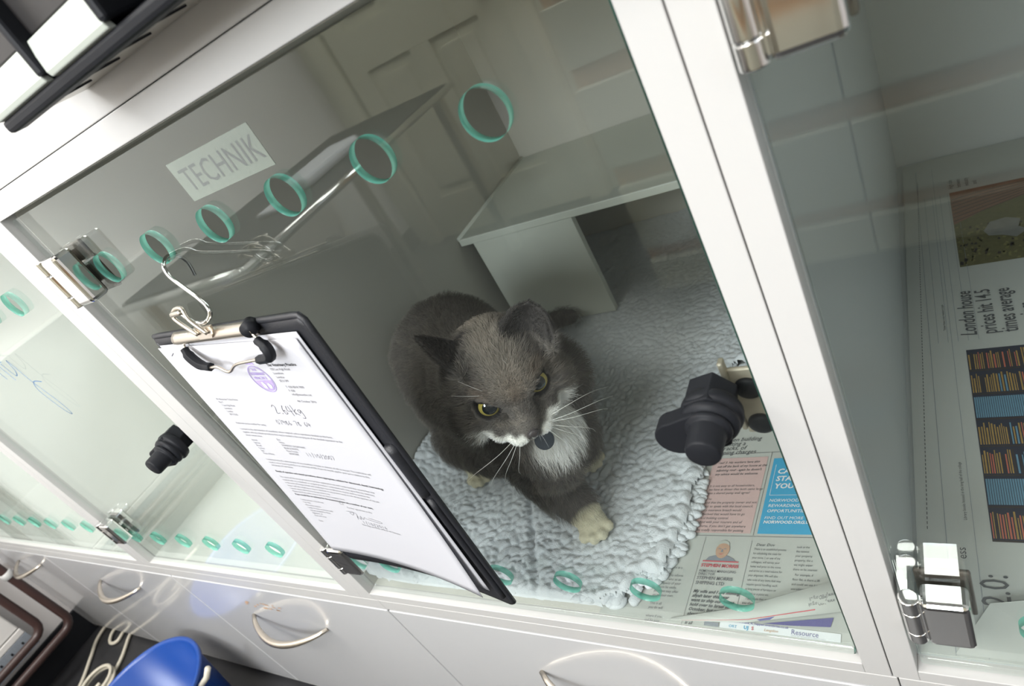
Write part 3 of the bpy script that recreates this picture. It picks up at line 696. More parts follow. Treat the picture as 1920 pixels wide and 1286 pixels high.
    for k in range(110):
        x = rr.uniform(.01, .335); lock(x, .0235 + rr.uniform(0, .014), .008 + rr.uniform(0, .005), rr.uniform(0, 3), rr.uniform(.006, .009), rr.uniform(.0045, .006))
    me = bpy.data.meshes.new('fleece'); me.from_pydata(np.concatenate(Vs).tolist(), [], Fs)
    return me
m, N, L = new_mat('pale_blue_fleece'); bs = N['Principled BSDF']; bs.inputs['Roughness'].default_value = .95
bs.inputs['Sheen Weight'].default_value = .4; bs.inputs['Specular IOR Level'].default_value = .1
bs.inputs['Base Color'].default_value = (.60, .66, .69, 1)
tc = N.new('ShaderNodeTexCoord'); n1 = N.new('ShaderNodeTexNoise'); n1.inputs['Scale'].default_value = 60; n1.inputs['Detail'].default_value = 8
mx = N.new('ShaderNodeMixRGB'); mx.inputs[1].default_value = (.545, .580, .610, 1); mx.inputs[2].default_value = (.66, .695, .725, 1)
L.new(tc.outputs['Object'], n1.inputs[0]); L.new(n1.outputs['Fac'], mx.inputs[0]); L.new(mx.outputs[0], bs.inputs['Base Color'])
n2 = N.new('ShaderNodeTexNoise'); n2.inputs['Scale'].default_value = 700; n2.inputs['Detail'].default_value = 5; L.new(tc.outputs['Object'], n2.inputs[0])
bp = N.new('ShaderNodeBump'); bp.inputs['Strength'].default_value = .5; bp.inputs['Distance'].default_value = .0015; L.new(n2.outputs['Fac'], bp.inputs['Height']); L.new(bp.outputs[0], bs.inputs['Normal'])
fl = link_mesh('fleece_mat', fleece(), m, smooth=True); tag(fl, 'pale blue-grey curly fleece the cat sits on', 'fleece', kind='thing')

# ---------------------------------------------------------------- newspapers
def flat_sheet(name, pts, z, th, mat, parent=None):
    b = MB(); b.prism(pts, z, z + th, lambda a, c, d: (a, c, d)); return b.build(name, mat, parent)
# main kennel: text frame; u to the right (mm), v towards the viewer (mm)
OX, OY, AN = .4635, .1125, math.radians(-4.0)
def nfn(u, v, off=0.0):
    u, v = u / 1000, v / 1000; ca, sa = math.cos(AN), math.sin(AN)
    x = OX + u * ca + v * sa + .0; y = OY - v * ca + u * sa * -0.0 + u * .03
    x -= 2 * v * sa * 0
    wob = .0006 * math.sin(u * 40) * math.sin(v * 35)
    return Vector((x, y, .0030 + wob * 0 + off))
np1 = flat_sheet('newspaper', [(.325, .013), (.555, .013), (.555, .40), (.325, .40)], .0008, .0018, M['news'])
tag(np1, 'open newspaper page on the kennel floor beside the fleece, pink and blue adverts', 'newspaper')
p = Print(lambda u, v, o: nfn(u, v, o), .0)
p.rect(-62, -98, -4, 0, 2, off=.0002)               # pink panel
p.rect(2.5, -95, 60, 0, 3, off=.0002)                # blue advert
p.rect(-90, 3.0, 92, 3.5, 0, off=.0003)
p.rect(-90, -104, 60, -103.4, 0, off=.0003); p.rect(-1.2, -104, -.8, 2, 0, off=.0003)
def col(x, y, lines, size, lead, mi=0, shear=0.0, bold=0.0, sx=1.0):
    for i, l in enumerate(lines): p.text(l, x, y + i * lead, size, mi, shear=shear, bold=bold, sx=sx, off=.0005)
col(-66, -122, ['has been building', 'ge putting a', 'my racks, of', 'shipping charges...'], 8.5, 6.3, 1, shear=.25, sx=.85)
col(-56, -90, ['roof 3. His workers have also', 'cut off the back of my house at the', 'adjoining roof - again he doesn\'t', 'any advice would be welcome.'], 4.3, 5.4, 1, shear=.3, bold=.012, sx=.86)
col(-58, -58, ['It is not easy to all householders,', 'we have at dinner that both came large', 'was a shared pump well agree!'], 4.2, 4.8, 1, shear=.15, sx=.84)
col(-58, -41, ['You', 'and that the property owner and not', 'you to speak with the local council,', 'any insurance breach would', 'involved that would have to go', 'and building control.', 'And with your insurers and of', 'course, if you don\'t get anywhere', 'be totally responsible for putting'], 4.2, 4.9, 1, shear=.15, sx=.84)
col(9, -74, ['CAN', 'START', 'YOUR'], 8.8, 9.6, 4, shear=.12, bold=.03)
p.rect(6, -86, 6.4, -46, 4, off=.0005); p.rect(6, -46.4, 60, -46, 4, off=.0005)
col(7, -38, ['NORWOOD IS', 'REWARDING', 'OPPORTUNITIES'], 5.0, 6.4, 4, shear=.12, bold=.01)
col(6, -17, ['FIND OUT MORE'], 4.7, 5, 4, shear=.12); col(6, -12, ['NORWOOD.ORG.UK'], 4.7, 5, 4, shear=.1, bold=.035)
body = ['There is an established process', 'for calculating the costs for', 'your move. I, or one of my', 'colleagues, will survey your', 'home well prior to the move', 'and arrive at a total volume for', 'your shipment. We will also', 'take note of any items that may', 'require special handling, such', 'as long pieces of furniture or', 'artwork or a piano etc.', '    I appreciate that, at the', 'time of survey, you may not', 'have decided on a property', 'and it will be necessary']
col(4, 14, ['Dear Dov'], 4.2, 4, 1, shear=.2); col(3, 18.6, body, 3.3, 4.7, 1, sx=.70)
col(41, 15, ['look at the', 'the newest', 'your property', 'property, the e', 'we might exper', 'there to be interest'], 3.3, 4.7, 1, sx=.76); col(42, 44, ['  For example, if', 'floor flat, is there a lift', 'and could we use it to', 'everything to your floor', '  In Israel, we work clo', 'with partners with whom', 'we have been working for', 'years or more.'], 3.3, 4.7, 1, sx=.76)
col(-83, 12, ['amount of the', 'and advance', 'you in', '', 'we for your', 'house to', 'and some', 'stored there in a', 'and to', 'ask them to inform', 'you and who as an', 'the aspects of your', 'will not be easily', 'you have may offer', 'on or your own.', '', 'This is all', 'you do will', '', 'where if you', 'and be easy'], 3.9, 4.4, 0, sx=.82)
p.rect(-46.8, 5, -46.5, 100, 0, off=.0003); p.rect(-.8, 8, -.5, 100, 0, off=.0002)
# portrait: grey suit, head, red rule
def disc(cx, cy, rx, ry, mi, off, n=22, a0=0, a1=360): p.poly([(cx + rx * math.cos(math.radians(a0 + (a1 - a0) * k / n)), cy + ry * math.sin(math.radians(a0 + (a1 - a0) * k / n))) for k in range(n)], mi, off=off)
p.poly([(-41, 32), (-38, 27.5), (-31, 25.5), (-20, 26), (-14, 29), (-11.5, 32)], 7, off=.0003)
disc(-26.5, 19.5, 6.6, 9.6, 6, .0005); disc(-27, 13.5, 6.0, 4.6, 9, .0006); disc(-26.5, 15.5, 5.2, 3.2, 6, .0007)
p.rect(-30.5, 18.2, -28, 19, 7, off=.0009); p.rect(-25.5, 18.2, -23, 19, 7, off=.0009); p.poly([(-27.2, 19), (-26.2, 19), (-25.6, 22.2), (-27.8, 22.2)], 7, off=.0008)
p.poly([(-29.5, 24), (-27, 25.2), (-24, 24), (-27, 24.4)], 5, off=.0009)
p.rect(-43, 32, -8.5, 33.4, 5, off=.0006)
col(-43.5, 39, ['STEPHEN MORRIS'], 4.9, 5, 5, bold=.03, sx=.93); col(-44, 44.8, ['REMOVALS MANAGING', 'DIRECTOR'], 3.7, 3.3, 0, bold=.005, sx=.9)
col(-44.2, 52.8, ['STEPHEN MORRIS', 'SHIPPING LTD'], 4.9, 5.3, 0, bold=.012, sx=.88)
col(-44, 67, ['My wife and I are moving', 'aliyah later this year', 'want to ship our house', 'hold over to Israel in', 'October, but are worried', 'about possible extra', 'area taxes on', 'it all'], 4.6, 4.6, 1, shear=.25, bold=.02, sx=.92)
pr = p.build('newspaper_printing', [M['ink'], M['newsink'], M['pink'], M['cyan'], M['whiteink'], M['red'], M['skin'], M['greyprint'], M['navy'], M['label']], np1)
pr['label'] = 'grey columns of print with a pink panel, a blue advert and a small portrait'
# the turned-up second sheet at the front of the kennel
b = MB()
ridge = [(.4000, .0150, .0050), (.4641, .0298, .0110), (.5037, .0457, .0140), (.5545, .0665, .0170)]
foot = [(.4000, .0135, .0040), (.4687, .0193, .0060), (.5035, .0276, .0070), (.5545, .0400, .0085)]
ins = [(.4000, .0160, .0042), (.4641, .0330, .0070), (.5037, .0490, .0095), (.5545, .0700, .0120)]
vs = ridge + foot + ins; fs = []
for i in range(3): fs += [(i, i + 1, i + 5, i + 4), (i, i + 8, i + 9, i + 1)]
b.add(vs, fs, 0, True); o = b.build('turned_up_fold', M['news'], np1); md = o.modifiers.new('thickness', 'SOLIDIFY'); md.thickness = .0003
def foldfn(u, v, o=0.0):
    """u 0..1 along the fold, v 0..1 from the ridge to the foot"""
    t = min(max(u, 0), .9999) * 3; i = int(t); t -= i
    A = Vector(ridge[i]).lerp(Vector(ridge[i + 1]), t); B = Vector(foot[i]).lerp(Vector(foot[i + 1]), t)
    return A.lerp(B, v) + Vector((0, -.0003, .0005 + o))
p = Print(foldfn, .0); p.rect(.05, .80, .80, .84, 1, nx=12)
for (tx, uu, vv) in (('www.JMBD.org.uk', .905, .52), ('www.JMBD.org.uk', .900, .72)):
    vs_, fs_ = text_geo(tx, 1.0, 0, .0); wd_ = max(q[0] for q in vs_)
    p.mb.add([foldfn(uu - q[0] / wd_ * .135, vv - .16 + q[1] * .20, 0) for q in vs_], fs_, 0)
p.poly([(.42, .90), (.56, .86), (.52, .99), (.44, .99)], 2)
q_ = p.build('fold_printing', [M['newsink'], M['red'], M['navy']], o)
p = Print(lambda u, v, o: Vector((.415 + u / 1000, .0325 - v / 1000 + u * .00000, .0034 + o)), .0)
p.poly([(66, 11), (122, -1.5), (120, 7.1), (90, 9.8)], 8, off=.0001); p.rect(30, 12, 128, 19.4, 4, off=.00005)
p.rect(16, 15.5, 29, 19.3, 7, off=.0003)
p.text('Resource', 90, 17.6, 6.4, 8, off=.0005, sx=.88); p.rect(90, 18.6, 117, 18.8, 7, off=.0004)
p.text('www.make_it_happen.eventbrite.co.uk', 42, 13.2, 2.9, 8, off=.0005, bold=.02)
p.text('ORT', 38, 18.2, 3.6, 3, off=.0005); p.text('UJ', 51, 18.2, 4.4, 3, off=.0005, bold=.03); p.text('S', 57.6, 18.2, 4.4, 5, off=.0005, bold=.03); p.text('Langdon', 68, 17.8, 3.4, 9, off=.0005, shear=.3)
pr = p.build('footer_advert', [M['ink'], M['newsink'], M['pink'], M['cyan'], M['whiteink'], M['red'], M['skin'], M['greyprint'], M['navy'], M['wood']], np1)
pr['label'] = 'navy banner and small blue logos along the bottom margin'

# right kennel
np2 = flat_sheet('newspaper', [(.598, .0145), (1.15, .0145), (1.15, .785), (.652, .785), (.604, .78)], .0008, .0020, M['news'])
tag(np2, 'broadsheet newspaper lining the right kennel, picture of library shelves', 'newspaper')
# here the text runs away from the viewer: u along +y, v along +x
p = Print(lambda u, v, o: Vector((.650 + v / 1000, .115 + u / 1000, .0030 + o)), .0)
def booksh(u0, u1, v0, v1):
    rr = random.Random(8); p.rect(u0, v0, u1, v1, 7, off=.0001)
    n = 7; h = (u1 - u0) / n
    for r in range(n):
        ua = u0 + r * h; blue = r % 3 == 1
        if blue:
            for k in range(int((v1 - v0) / 1.7)): p.rect(ua + 3, v0 + 1 + k * 1.7, ua + h - 3, v0 + 2.3 + k * 1.7, 4, off=.0003)
        else:
            v = v0 + 1
            while v < v1 - 2:
                bw = rr.choice((1.1, 1.5, 1.9)); top = h - rr.uniform(6, 13)
                mi = rr.choice((5, 5, 5, 6, 8, 4 if 22 < v - v0 < 38 else 5)); p.rect(ua + 3, v, ua + 3 + top, v + bw * .7, mi, off=.0003); v += bw + .4
        p.rect(ua, v0, ua + 1.6, v1, 8, off=.0004)
booksh(0, 235, 1.5, 90)
def hl(t, u, v, s, **k): p.text(t, u, v, s, 0, off=.0005, **k)
for i, t in enumerate(('London house', 'prices hit 14.5', 'times average', 'earnings')): hl(t, 257, 13 + i * 17.5, 20.5, sx=.66, bold=.012, shear=.18 if i == 0 else 0)
# country scene picture (abstract meadow and timber)
p.rect(384, 7, 560, 90, 2, off=.0001)
rr = random.Random(4)
for k in range(170):
    a = rr.uniform(385, 470); c = rr.uniform(7, 85); p.poly([(a, c), (a + rr.uniform(2, 6), c + 1), (a + rr.uniform(2, 5), c + rr.uniform(2, 5)), (a - 1, c + 3)], rr.choice((2, 8, 9, 9)), off=.0003)
p.poly([(478, 7), (500, 40), (520, 88), (560, 88), (560, 7)], 3, off=.0005)
for k in range(7): p.stroke([(486 + k * 9, 8), (500 + k * 8, 40), (522 + k * 5, 88)], 1.2, 8, off=.0006)
p.poly([(440, 40), (452, 36), (470, 44), (474, 60), (466, 74), (450, 70), (440, 78), (428, 66), (436, 54)], 10, off=.0006)
for i, t in enumerate(('High tide', 'between', 'industry', 'and')): hl(t, 570, 12 + i * 9, 7.5, sx=.9)
for i, t in enumerate(('2.0:', 'nan a', 'li no')): hl(t, -58 - i * 18, 8 + i * 22, 27, sx=.72)
hl('ess', -18, -17, 9)
for i in range(5): p.rect(250, -22 + i * 9 - .2, 560, -22 + i * 9 + .1, 11, off=.0002)
p.rect(-100, -30, 640, -29.6, 11, off=.0002); p.rect(-100, -10, 640, -9.7, 11, off=.0002)
for k in range(120): p.rect(10 + k * 5, -43.2 + k * .12, 13 + k * 5, -42.6 + k * .12, 0, off=.0002)
hl('Library books housed in the long hall of the college', 20, -14, 3.4, sx=.9); hl('Timber frame in the meadow at dusk', 270, -14, 3.4, sx=.9)
pr = p.build('newspaper_printing', [M['newsink'], M['pink'], pmat('print_olive', (.16, .15, .06), .8, noise=.5, nscale=200), pmat('print_rust', (.26, .12, .08), .8, noise=.4, nscale=120), pmat('print_steel_blue', (.14, .28, .38), .8, noise=.2, nscale=150), pmat('print_gold', (.42, .27, .08), .8, noise=.4, nscale=200), pmat('print_brick', (.50, .15, .09), .8, noise=.2, nscale=150), pmat('print_navy_black', (.030, .035, .055), .8, noise=.3, nscale=100), pmat('print_dark_brown', (.05, .04, .035), .8, noise=.3, nscale=100), pmat('print_moss', (.24, .22, .08), .8, noise=.4, nscale=150), pmat('print_grey', (.25, .25, .23), .8, noise=.3, nscale=100), M['greyprint']], np2)
pr['label'] = 'black headlines reading up the page and two dark pictures'
b = MB(); b.add([(.62, .016, .0035), (.70, .0155, .005), (.80, .016, .006), (.80, .085, .012), (.72, .070, .013), (.645, .055, .011)], [(0, 1, 2, 3, 4, 5)], 0)
o = b.build('turned_up_fold', M['news'], np2); md = o.modifiers.new('thickness', 'SOLIDIFY'); md.thickness = .0003

# ---------------------------------------------------------------- low left corner: bucket, cable, pipes, radiator
bc = (-.735, -.165)
root = empty('bucket', (bc[0], bc[1], FZ)); tag(root, 'bright blue plastic bucket on the dark floor', 'bucket')
b = MB(); H = .18; prof = [(0, .112), (.004, .115), (H - .01, .136), (H - .008, .142), (H, .143), (H + .002, .139), (H - .004, .133), (.006, .111), (.005, .0)]
vs = []; fs = []; n = 48
for d, r in prof:
    for j in range(n): a = 2 * math.pi * j / n; vs.append((bc[0] + r * math.cos(a), bc[1] + r * math.sin(a), FZ + .0005 + d))
for i in range(len(prof) - 1):
    for j in range(n): fs.append((i * n + j, i * n + (j + 1) % n, (i + 1) * n + (j + 1) % n, (i + 1) * n + j))
fs.append(tuple(range(n - 1, -1, -1))); b.add(vs, fs, 0, True); reparent(b.build('bucket_shell', M['blue']), root)
b = MB(); ex = Vector((bc[0] + .125, bc[1] + .07, FZ + .165))
b.tube([ex, ex + Vector((.03, .012, .02)), ex + Vector((.055, .02, .045))], .0055, n=10); reparent(b.build('handle_end', M['cable']), root)

CABLE = [(-1.30, -.26), (-1.31, -.21), (-1.331, -.144), (-1.385, -.08), (-1.43, -.03), (-1.44, .02), (-1.40, .035), (-1.378, -.010), (-1.35, -.030), (-1.325, -.020), (-1.335, .020), (-1.31, .035), (-1.285, -.005), (-1.24, -.064), (-1.219, -.13), (-1.200, -.20), (-1.19, -.30)]
b = MB(); zc_ = FZ + .006
b.tube(smooth_path([(x, y, zc_) for x, y in CABLE], 8), .0045, n=10)
b.tube(smooth_path([(-1.235 + .045 * math.cos(a) * (1 - .1 * a / 6), -.125 + .04 * math.sin(a), FZ + .0150 + .0015 * a) for a in [k * .5 for k in range(26)]], 3), .0042, n=8)
tag(b.build('power_cable', M['cable']), 'cream coiled cable on the floor below the cabinets', 'cable')

for k, (y, x, zb, yb, lab) in enumerate(((-.034, XL + .12, -.315, -.75, 'brown pipe nearer the cabinets, bending along the skirting'), (-.082, XL + .115, -.27, -.75, 'brown pipe further from the cabinets, above the grille'))):
    root = empty('heating_pipe', (x, y, zb)); tag(root, lab, 'pipe', 'brown heating pipes on the left wall')
    b = MB(); pts = [(x, y, .55), (x, y, .2), (x, y, zb + .03)] + [(x, y - .03 * (1 - math.cos(a)), zb + .03 - .03 * math.sin(a)) for a in (.4, .8, 1.2)] + [(x, y - .03, zb), (x, yb / 2, zb), (x, yb, zb)]
    b.tube(pts, .0105, n=16); reparent(b.build('pipe_run', M['pipe']), root)
    b = MB(); zc = -.10 if k == 0 else .12
    b.lathe((x, y, zc - .009), (0, 0, 1), [(0, .0125), (.001, .014), (.017, .014), (.018, .0125)]); b.box(XL + .0005, x, y - .006, y + .006, zc - .007, zc + .007)
    reparent(b.build('pipe_clip', M['laminate']), root)
root = empty('radiator', (XL + .07, -.5, -.2)); tag(root, 'white enamelled radiator with a perforated grille, bottom left', 'radiator')
b = MB(); b.box(XL + .0005, XL + .07, -.95, -.105, -.235, .30, bev=.004); b.box(XL + .07, XL + .076, -.95, -.105, -.252, -.235, bev=.002); reparent(b.build('radiator_panel', M['radi']), root)
b = MB(); b.box(XL + .001, XL + .074, -.95, -.105, -.262, -.2525); 
b.box(XL + .070, XL + .076, -.95, -.105, -.30, -.253, bev=.001)
for i in range(26):
    for j in range(2):
        b.box(XL + .0755, XL + .0764, -.13 - i * .031 - j * .012, -.125 - i * .031 - j * .012, -.272 - j * .016, -.265 - j * .016, mi=1)
reparent(b.build('radiator_grille', [M['greyprint'], M['black']]), root)

# ---------------------------------------------------------------- the far side of the room, seen only mirrored in the glass
root = empty('drawer_unit', (.6, -1.4, FZ)); tag(root, 'cream drawer unit with wooden edges, mirrored in the glass doors', 'drawer unit')
b = MB(); b.box(-.045, 1.6, -1.60, -1.225, FZ, .62); reparent(b.build('unit_body', M['wood']), root)
zs = [-.49, -.33, -.085, -.045 + .0, .19, .225, .385, .425, .61]
for (a, c) in ((-.49, -.33), (-.29, -.095), (-.04, .175), (.225, .37), (.42, .61)):
    for (xa, xb) in ((-.043, .50), (.505, 1.05), (1.055, 1.598)):
        b = MB(); b.box(xa, xb, -1.2245, -1.203, a, c, bev=.002, seg=1); d = reparent(b.build('drawer_front', M['cream']), root)
root = empty('work_table', (-1.0, -1.1, FZ)); tag(root, 'dark-topped work table with a chrome rail, mirrored in the glass', 'table')
b = MB(); b.box(-1.33, -.72, -1.72, -.62, .205, .235, bev=.004); reparent(b.build('table_top', M['black']), root)
b = MB(); b.tube([(-.705, -.60, .222), (-.705, -1.73, .222)], .012, n=16); b.tube([(-.705, -.60, .222), (-1.33, -.60, .222)], .012, n=16); reparent(b.build('table_rail', M['chrome']), root)
for (x, y) in ((-1.30, -.66), (-.76, -.66), (-1.30, -1.68), (-.76, -1.68)):
    b = MB(); b.box(x - .018, x + .018, y - .018, y + .018, FZ + .0005, .205); reparent(b.build('leg', M['steel']), root)
b = MB(); b.box(-1.0, -.86, -1.35, -1.05, .2355, .27, bev=.012); b.box(-.98, -.9, -1.0, -.93, .2355, .25, bev=.005); tag(b.build('instrument_pack', M['paper']), 'white wrapped pack lying on the work table', 'pack')
# ---------------------------------------------------------------- the cat
HF = Vector((.61, -.71, -.35)).normalized()
HL = Vector((.71, .61, -.12)); HL = (HL - HF * HL.dot(HF)).normalized()
HU = (-HL).cross(HF)
EM = Vector((.346, .055, .259))                       # midpoint between the eyes
def hp(l, f, u): return EM + HL * l + HF * f + HU * u
def hv(l, f, u): return HL * l + HF * f + HU * u
def EG(s): return HF * .86 + HL * s * (.20 if s < 0 else -.03) + HU * .42
blobs = bmesh.new()
def ell(c, r, basis=None, sub=3):
    bm = bmesh.new(); bmesh.ops.create_icosphere(bm, subdivisions=sub, radius=1.0)
    if isinstance(r, (int, float)): r = (r, r, r)
    A = basis or (Vector((1, 0, 0)), Vector((0, 1, 0)), Vector((0, 0, 1)))
    me = bpy.data.meshes.new('e')
    for v in bm.verts:
        q = v.co.copy(); v.co = Vector(c) + A[0] * (q.x * r[0]) + A[1] * (q.y * r[1]) + A[2] * (q.z * r[2])
    bm.to_mesh(me); bm.free(); blobs.from_mesh(me); bpy.data.meshes.remove(me)
HB = (HL, HF, HU)
def hell(l, f, u, r): ell(hp(l, f, u), r, HB)
def cap(p0, p1, r0, r1, n=None):
    p0, p1 = Vector(p0), Vector(p1); n = n or max(3, int((p1 - p0).length / (min(r0, r1) * .35)) + 1)
    for i in range(n + 1): t = i / n; ell(p0.lerp(p1, t), r0 + (r1 - r0) * t, sub=2)
def chain(pts):
    for a, c in zip(pts[:-1], pts[1:]): cap(a[0], c[0], a[1], c[1])
# skull
hell(0, -.036, .008, (.0400, .044, .036)); hell(0, -.014, .010, (.030, .024, .022))
for s in (-1, 1):
    hell(s * .027, -.026, -.016, (.0225, .028, .0215)); hell(s * .0205, -.009, .0105, (.0115, .010, .009)); hell(s * .020, -.006, -.0130, (.0135, .012, .010))
    hell(s * .0095, .0165, -.0235, (.0115, .0110, .0090)); hell(s * .020, .001, -.022, (.014, .016, .010)); hell(s * .031, -.036, .006, (.018, .026, .024)); hell(s * .034, -.026, -.026, (.021, .024, .018))
cap(hp(0, -.012, .010), hp(0, .0200, -.0115), .0135, .0088); hell(0, .0255, -.0155, (.0062, .0050, .0050))
hell(0, .010, -.020, (.016, .016, .0115)); hell(0, .0095, -.0335, (.0085, .0105, .0075)); hell(0, -.012, -.028, (.022, .022, .014))
# ears: flattened cones with a hollowed front
def ear(base, tip, wide, front, r=.0205, pw=(2.2, .65), hol=.42):
    """base, tip head coordinates; wide: base width axis; front: direction the hollow faces"""
    b0, t0 = hp(*base), hp(*tip); ax = (t0 - b0); wv = hv(*wide).normalized(); fr = hv(*front).normalized()
    axn = ax.normalized(); wv = (wv - axn * wv.dot(axn)).normalized(); fr = (fr - axn * fr.dot(axn) - wv * fr.dot(wv)).normalized()
    n = 12
    for i in range(n):
        t = i / (n - 1); half = r * (1 - t ** pw[0]) ** pw[1] + .0008; m = 9
        for j in range(m):
            s = -1 + 2 * j / (m - 1)
            q = b0 + ax * t + wv * (half * s) + fr * (half * hol * (s * s - .35))
            ell(q, .0040 * (1 - .5 * t), sub=1)
ear((.029, -.027, .028), (.043, -.036, .059), (.85, .35, 0), (.35, .95, .1), .0215, (2.4, .55), .75)
ear((-.022, -.036, .030), (-.051, -.060, .056), (0, 1, .05), (-.65, .1, -.7), .0225, (1.25, .9), .25)
# trunk
chain([(hp(0, -.045, -.005), .040), ((.292, .115, .222), .046), ((.262, .142, .185), .060), ((.205, .182, .162), .070), ((.150, .218, .160), .076), ((.103, .255, .165), .079), ((.095, .260, .110), .080)])
ell((.300, .105, .170), (.040, .038, .050)); ell((.285, .115, .125), (.040, .036, .040)); ell((.155, .205, .085), (.075, .065, .062))
ell((.110, .262, .075), (.075, .070, .052))
ell((.318, .148, .200), (.034, .034, .040))
# haunches
ell((.105, .200, .075), (.050, .042, .048)); ell((.185, .270, .070), (.050, .042, .045))
# right foreleg, reaching out
chain([((.235, .140, .135), .040), ((.245, .130, .085), .029), ((.270, .118, .052), .0235), ((.292, .107, .036), .0190)])
# left foreleg
chain([((.285, .165, .130), .036), ((.275, .180, .075), .024), ((.264, .188, .040), .0165)])
# right hind foot
chain([((.100, .195, .050), .026), ((.105, .176, .032), .0165)])
# tail round the far side
chain([((.085, .310, .070), .028), ((.070, .380, .050), .021), ((.090, .440, .046), .0165), ((.125, .465, .048), .0150), ((.150, .467, .048), .0125)])
def paw(c, d, k=1.0):
    """four toes in front of the pad, c centre of the foot, d heading"""
    d = Vector((d[0], d[1], 0)).normalized(); s = Vector((-d.y, d.x, 0)); c = Vector(c)
    ell(c, (.0150 * k, .0150 * k, .0115 * k))
    for i, (a, f) in enumerate(((-.0130, .0110), (-.0046, .0175), (.0046, .0175), (.0130, .0110))):
        ell(c + s * a * k + d * f * k - Vector((0, 0, .002)), (.0052 * k, .0056 * k, .0068 * k), sub=2)
        ell(c + s * a * k * .8 + d * f * k * .4 + Vector((0, 0, .001)), .0052 * k, sub=2)
paw((.300, .1000, .0285), (.55, -.75), 1.12); paw((.2635, .192, .0290), (.65, -.5), 1.0); paw((.108, .172, .0280), (.2, -.9), 1.0)
me = bpy.data.meshes.new('cat_raw'); blobs.to_mesh(me); blobs.free()
tmp = bpy.data.objects.new('cat_raw', me); COL.objects.link(tmp)
rm = tmp.modifiers.new('r', 'REMESH'); rm.mode = 'VOXEL'; rm.voxel_size = .0019; rm.use_smooth_shade = True
sm = tmp.modifiers.new('s', 'SMOOTH'); sm.factor = .5; sm.iterations = 5
bpy.context.view_layer.update()
cm = bpy.data.meshes.new_from_object(tmp.evaluated_get(bpy.context.evaluated_depsgraph_get()))
bpy.data.objects.remove(tmp); cm.name = 'cat'
# stomp the soles flat, carve the eye sockets, mouth line and nostrils
nv = len(cm.vertices); co = np.empty(nv * 3); cm.vertices.foreach_get('co', co); co = co.reshape(-1, 3)
d = co - np.array(EM); hl_, hf_, hu_ = d @ np.array(HL), d @ np.array(HF), d @ np.array(HU)
EYE_R = .0108
eyes = []
for s in (-1, 1):
    ec = hp(s * .0218, -.0085, -.0005); eyes.append(ec)
    dd = co - np.array(ec); r = np.linalg.norm(dd, axis=1)
    g = EG(s).normalized(); cosg = (dd @ np.array(g)) / np.maximum(r, 1e-6)
    # eyelid shell hugging the ball, open in front
    lid = (r < .0150) & (cosg > .0)
    tang = dd - np.outer(dd @ np.array(g), np.array(g)); tl = np.linalg.norm(tang, axis=1)
    inside = lid & (tl < .0108)
    co[inside] = np.array(ec) + (dd[inside] / r[inside][:, None]) * (EYE_R * .90)
    rim = lid & ~inside & (tl < .0136)
    k = (.0136 - tl[rim]) / .003; rr = r[rim] * (1 - k) + np.maximum(EYE_R * 1.07, np.minimum(r[rim], EYE_R * 1.12)) * k
    co[rim] = np.array(ec) + (dd[rim] / r[rim][:, None]) * rr[:, None]
mouth = (np.abs(hl_) < .011) & (hf_ > .012); w_ = np.exp(-((hu_ + .0285 - np.abs(hl_) * .15) / .0012) ** 2) * mouth; co -= np.outer(w_ * .0018, np.array(HF))
phil = (hf_ > .018) & (hu_ < -.0155) & (hu_ > -.029); w_ = np.exp(-(hl_ / .0008) ** 2) * phil; co -= np.outer(w_ * .0014, np.array(HF))
for s in (-1, 1):
    q = np.array(hp(s * .0034, .0298, -.0165)); r = np.linalg.norm(co - q, axis=1); w_ = np.exp(-(r / .0016) ** 2); co -= np.outer(w_ * .0018, np.array(HF))
co[:, 2] = np.where(co[:, 2] < .020, .020 + (co[:, 2] - .020) * .25, co[:, 2])
co[:, 0] = np.maximum(co[:, 0], .003)
cm.vertices.foreach_set('co', co.ravel()); cm.update()
# coat colours by place on the body
def sst(a, b_, x): t = np.clip((x - a) / (b_ - a), 0, 1); return t * t * (3 - 2 * t)
nz1 = vnoise(hl_ + 1, hf_ + hu_ + 1, .006, 31) - .5; nz2 = vnoise(co[:, 0] + 1, co[:, 1] + co[:, 2] + 1, .012, 33) - .5
GREY = np.array([.118, .107, .099]); LITE = np.array([.215, .188, .160]); WHITE = np.array([.92, .91, .86]); DARK = np.array([.040, .036, .035]); BROWN = np.array([.20, .140, .100]); CREAM = np.array([.66, .62, .47])
colr = np.tile(GREY, (nv, 1))
def mixc(c, wt):
    global colr
    wt = np.clip(wt, 0, 1)[:, None]; colr = colr * (1 - wt) + c * wt
isH = (hf_ > -.085) & (np.abs(hl_) < .07) & (hu_ > -.06)
mixc(LITE, .55 * sst(.30, .0, np.abs(nz2) * 2) * 1.0 * (nz2 > 0))
band = isH * sst(.026, .006, np.abs(hl_)) * sst(.008, .022, hu_); mixc(LITE, .9 * band)                       # paler crown between the ears
for s in (-1, 1): mixc(BROWN, .6 * isH * np.exp(-(((hl_ - s * .020) / .009) ** 2 + ((hf_ + .010) / .012) ** 2 + ((hu_ - .017) / .008) ** 2)))
mixc(BROWN, .45 * isH * np.exp(-((hl_ / .007) ** 2 + ((hu_ - .017) / .010) ** 2)) * (hf_ > -.03))
# dark ears
for base, tip in (((.029, -.027, .028), (.043, -.036, .059)), ((-.022, -.036, .030), (-.051, -.060, .056))):
    A = np.array(hp(*base)); B = np.array(hp(*tip)); ax = B - A; t = ((co - A) @ ax) / (ax @ ax); dist = np.linalg.norm(co - (A + np.outer(np.clip(t, 0, 1), ax)), axis=1)
    mixc(DARK, .95 * (dist < .025) * sst(.02, .22, t))
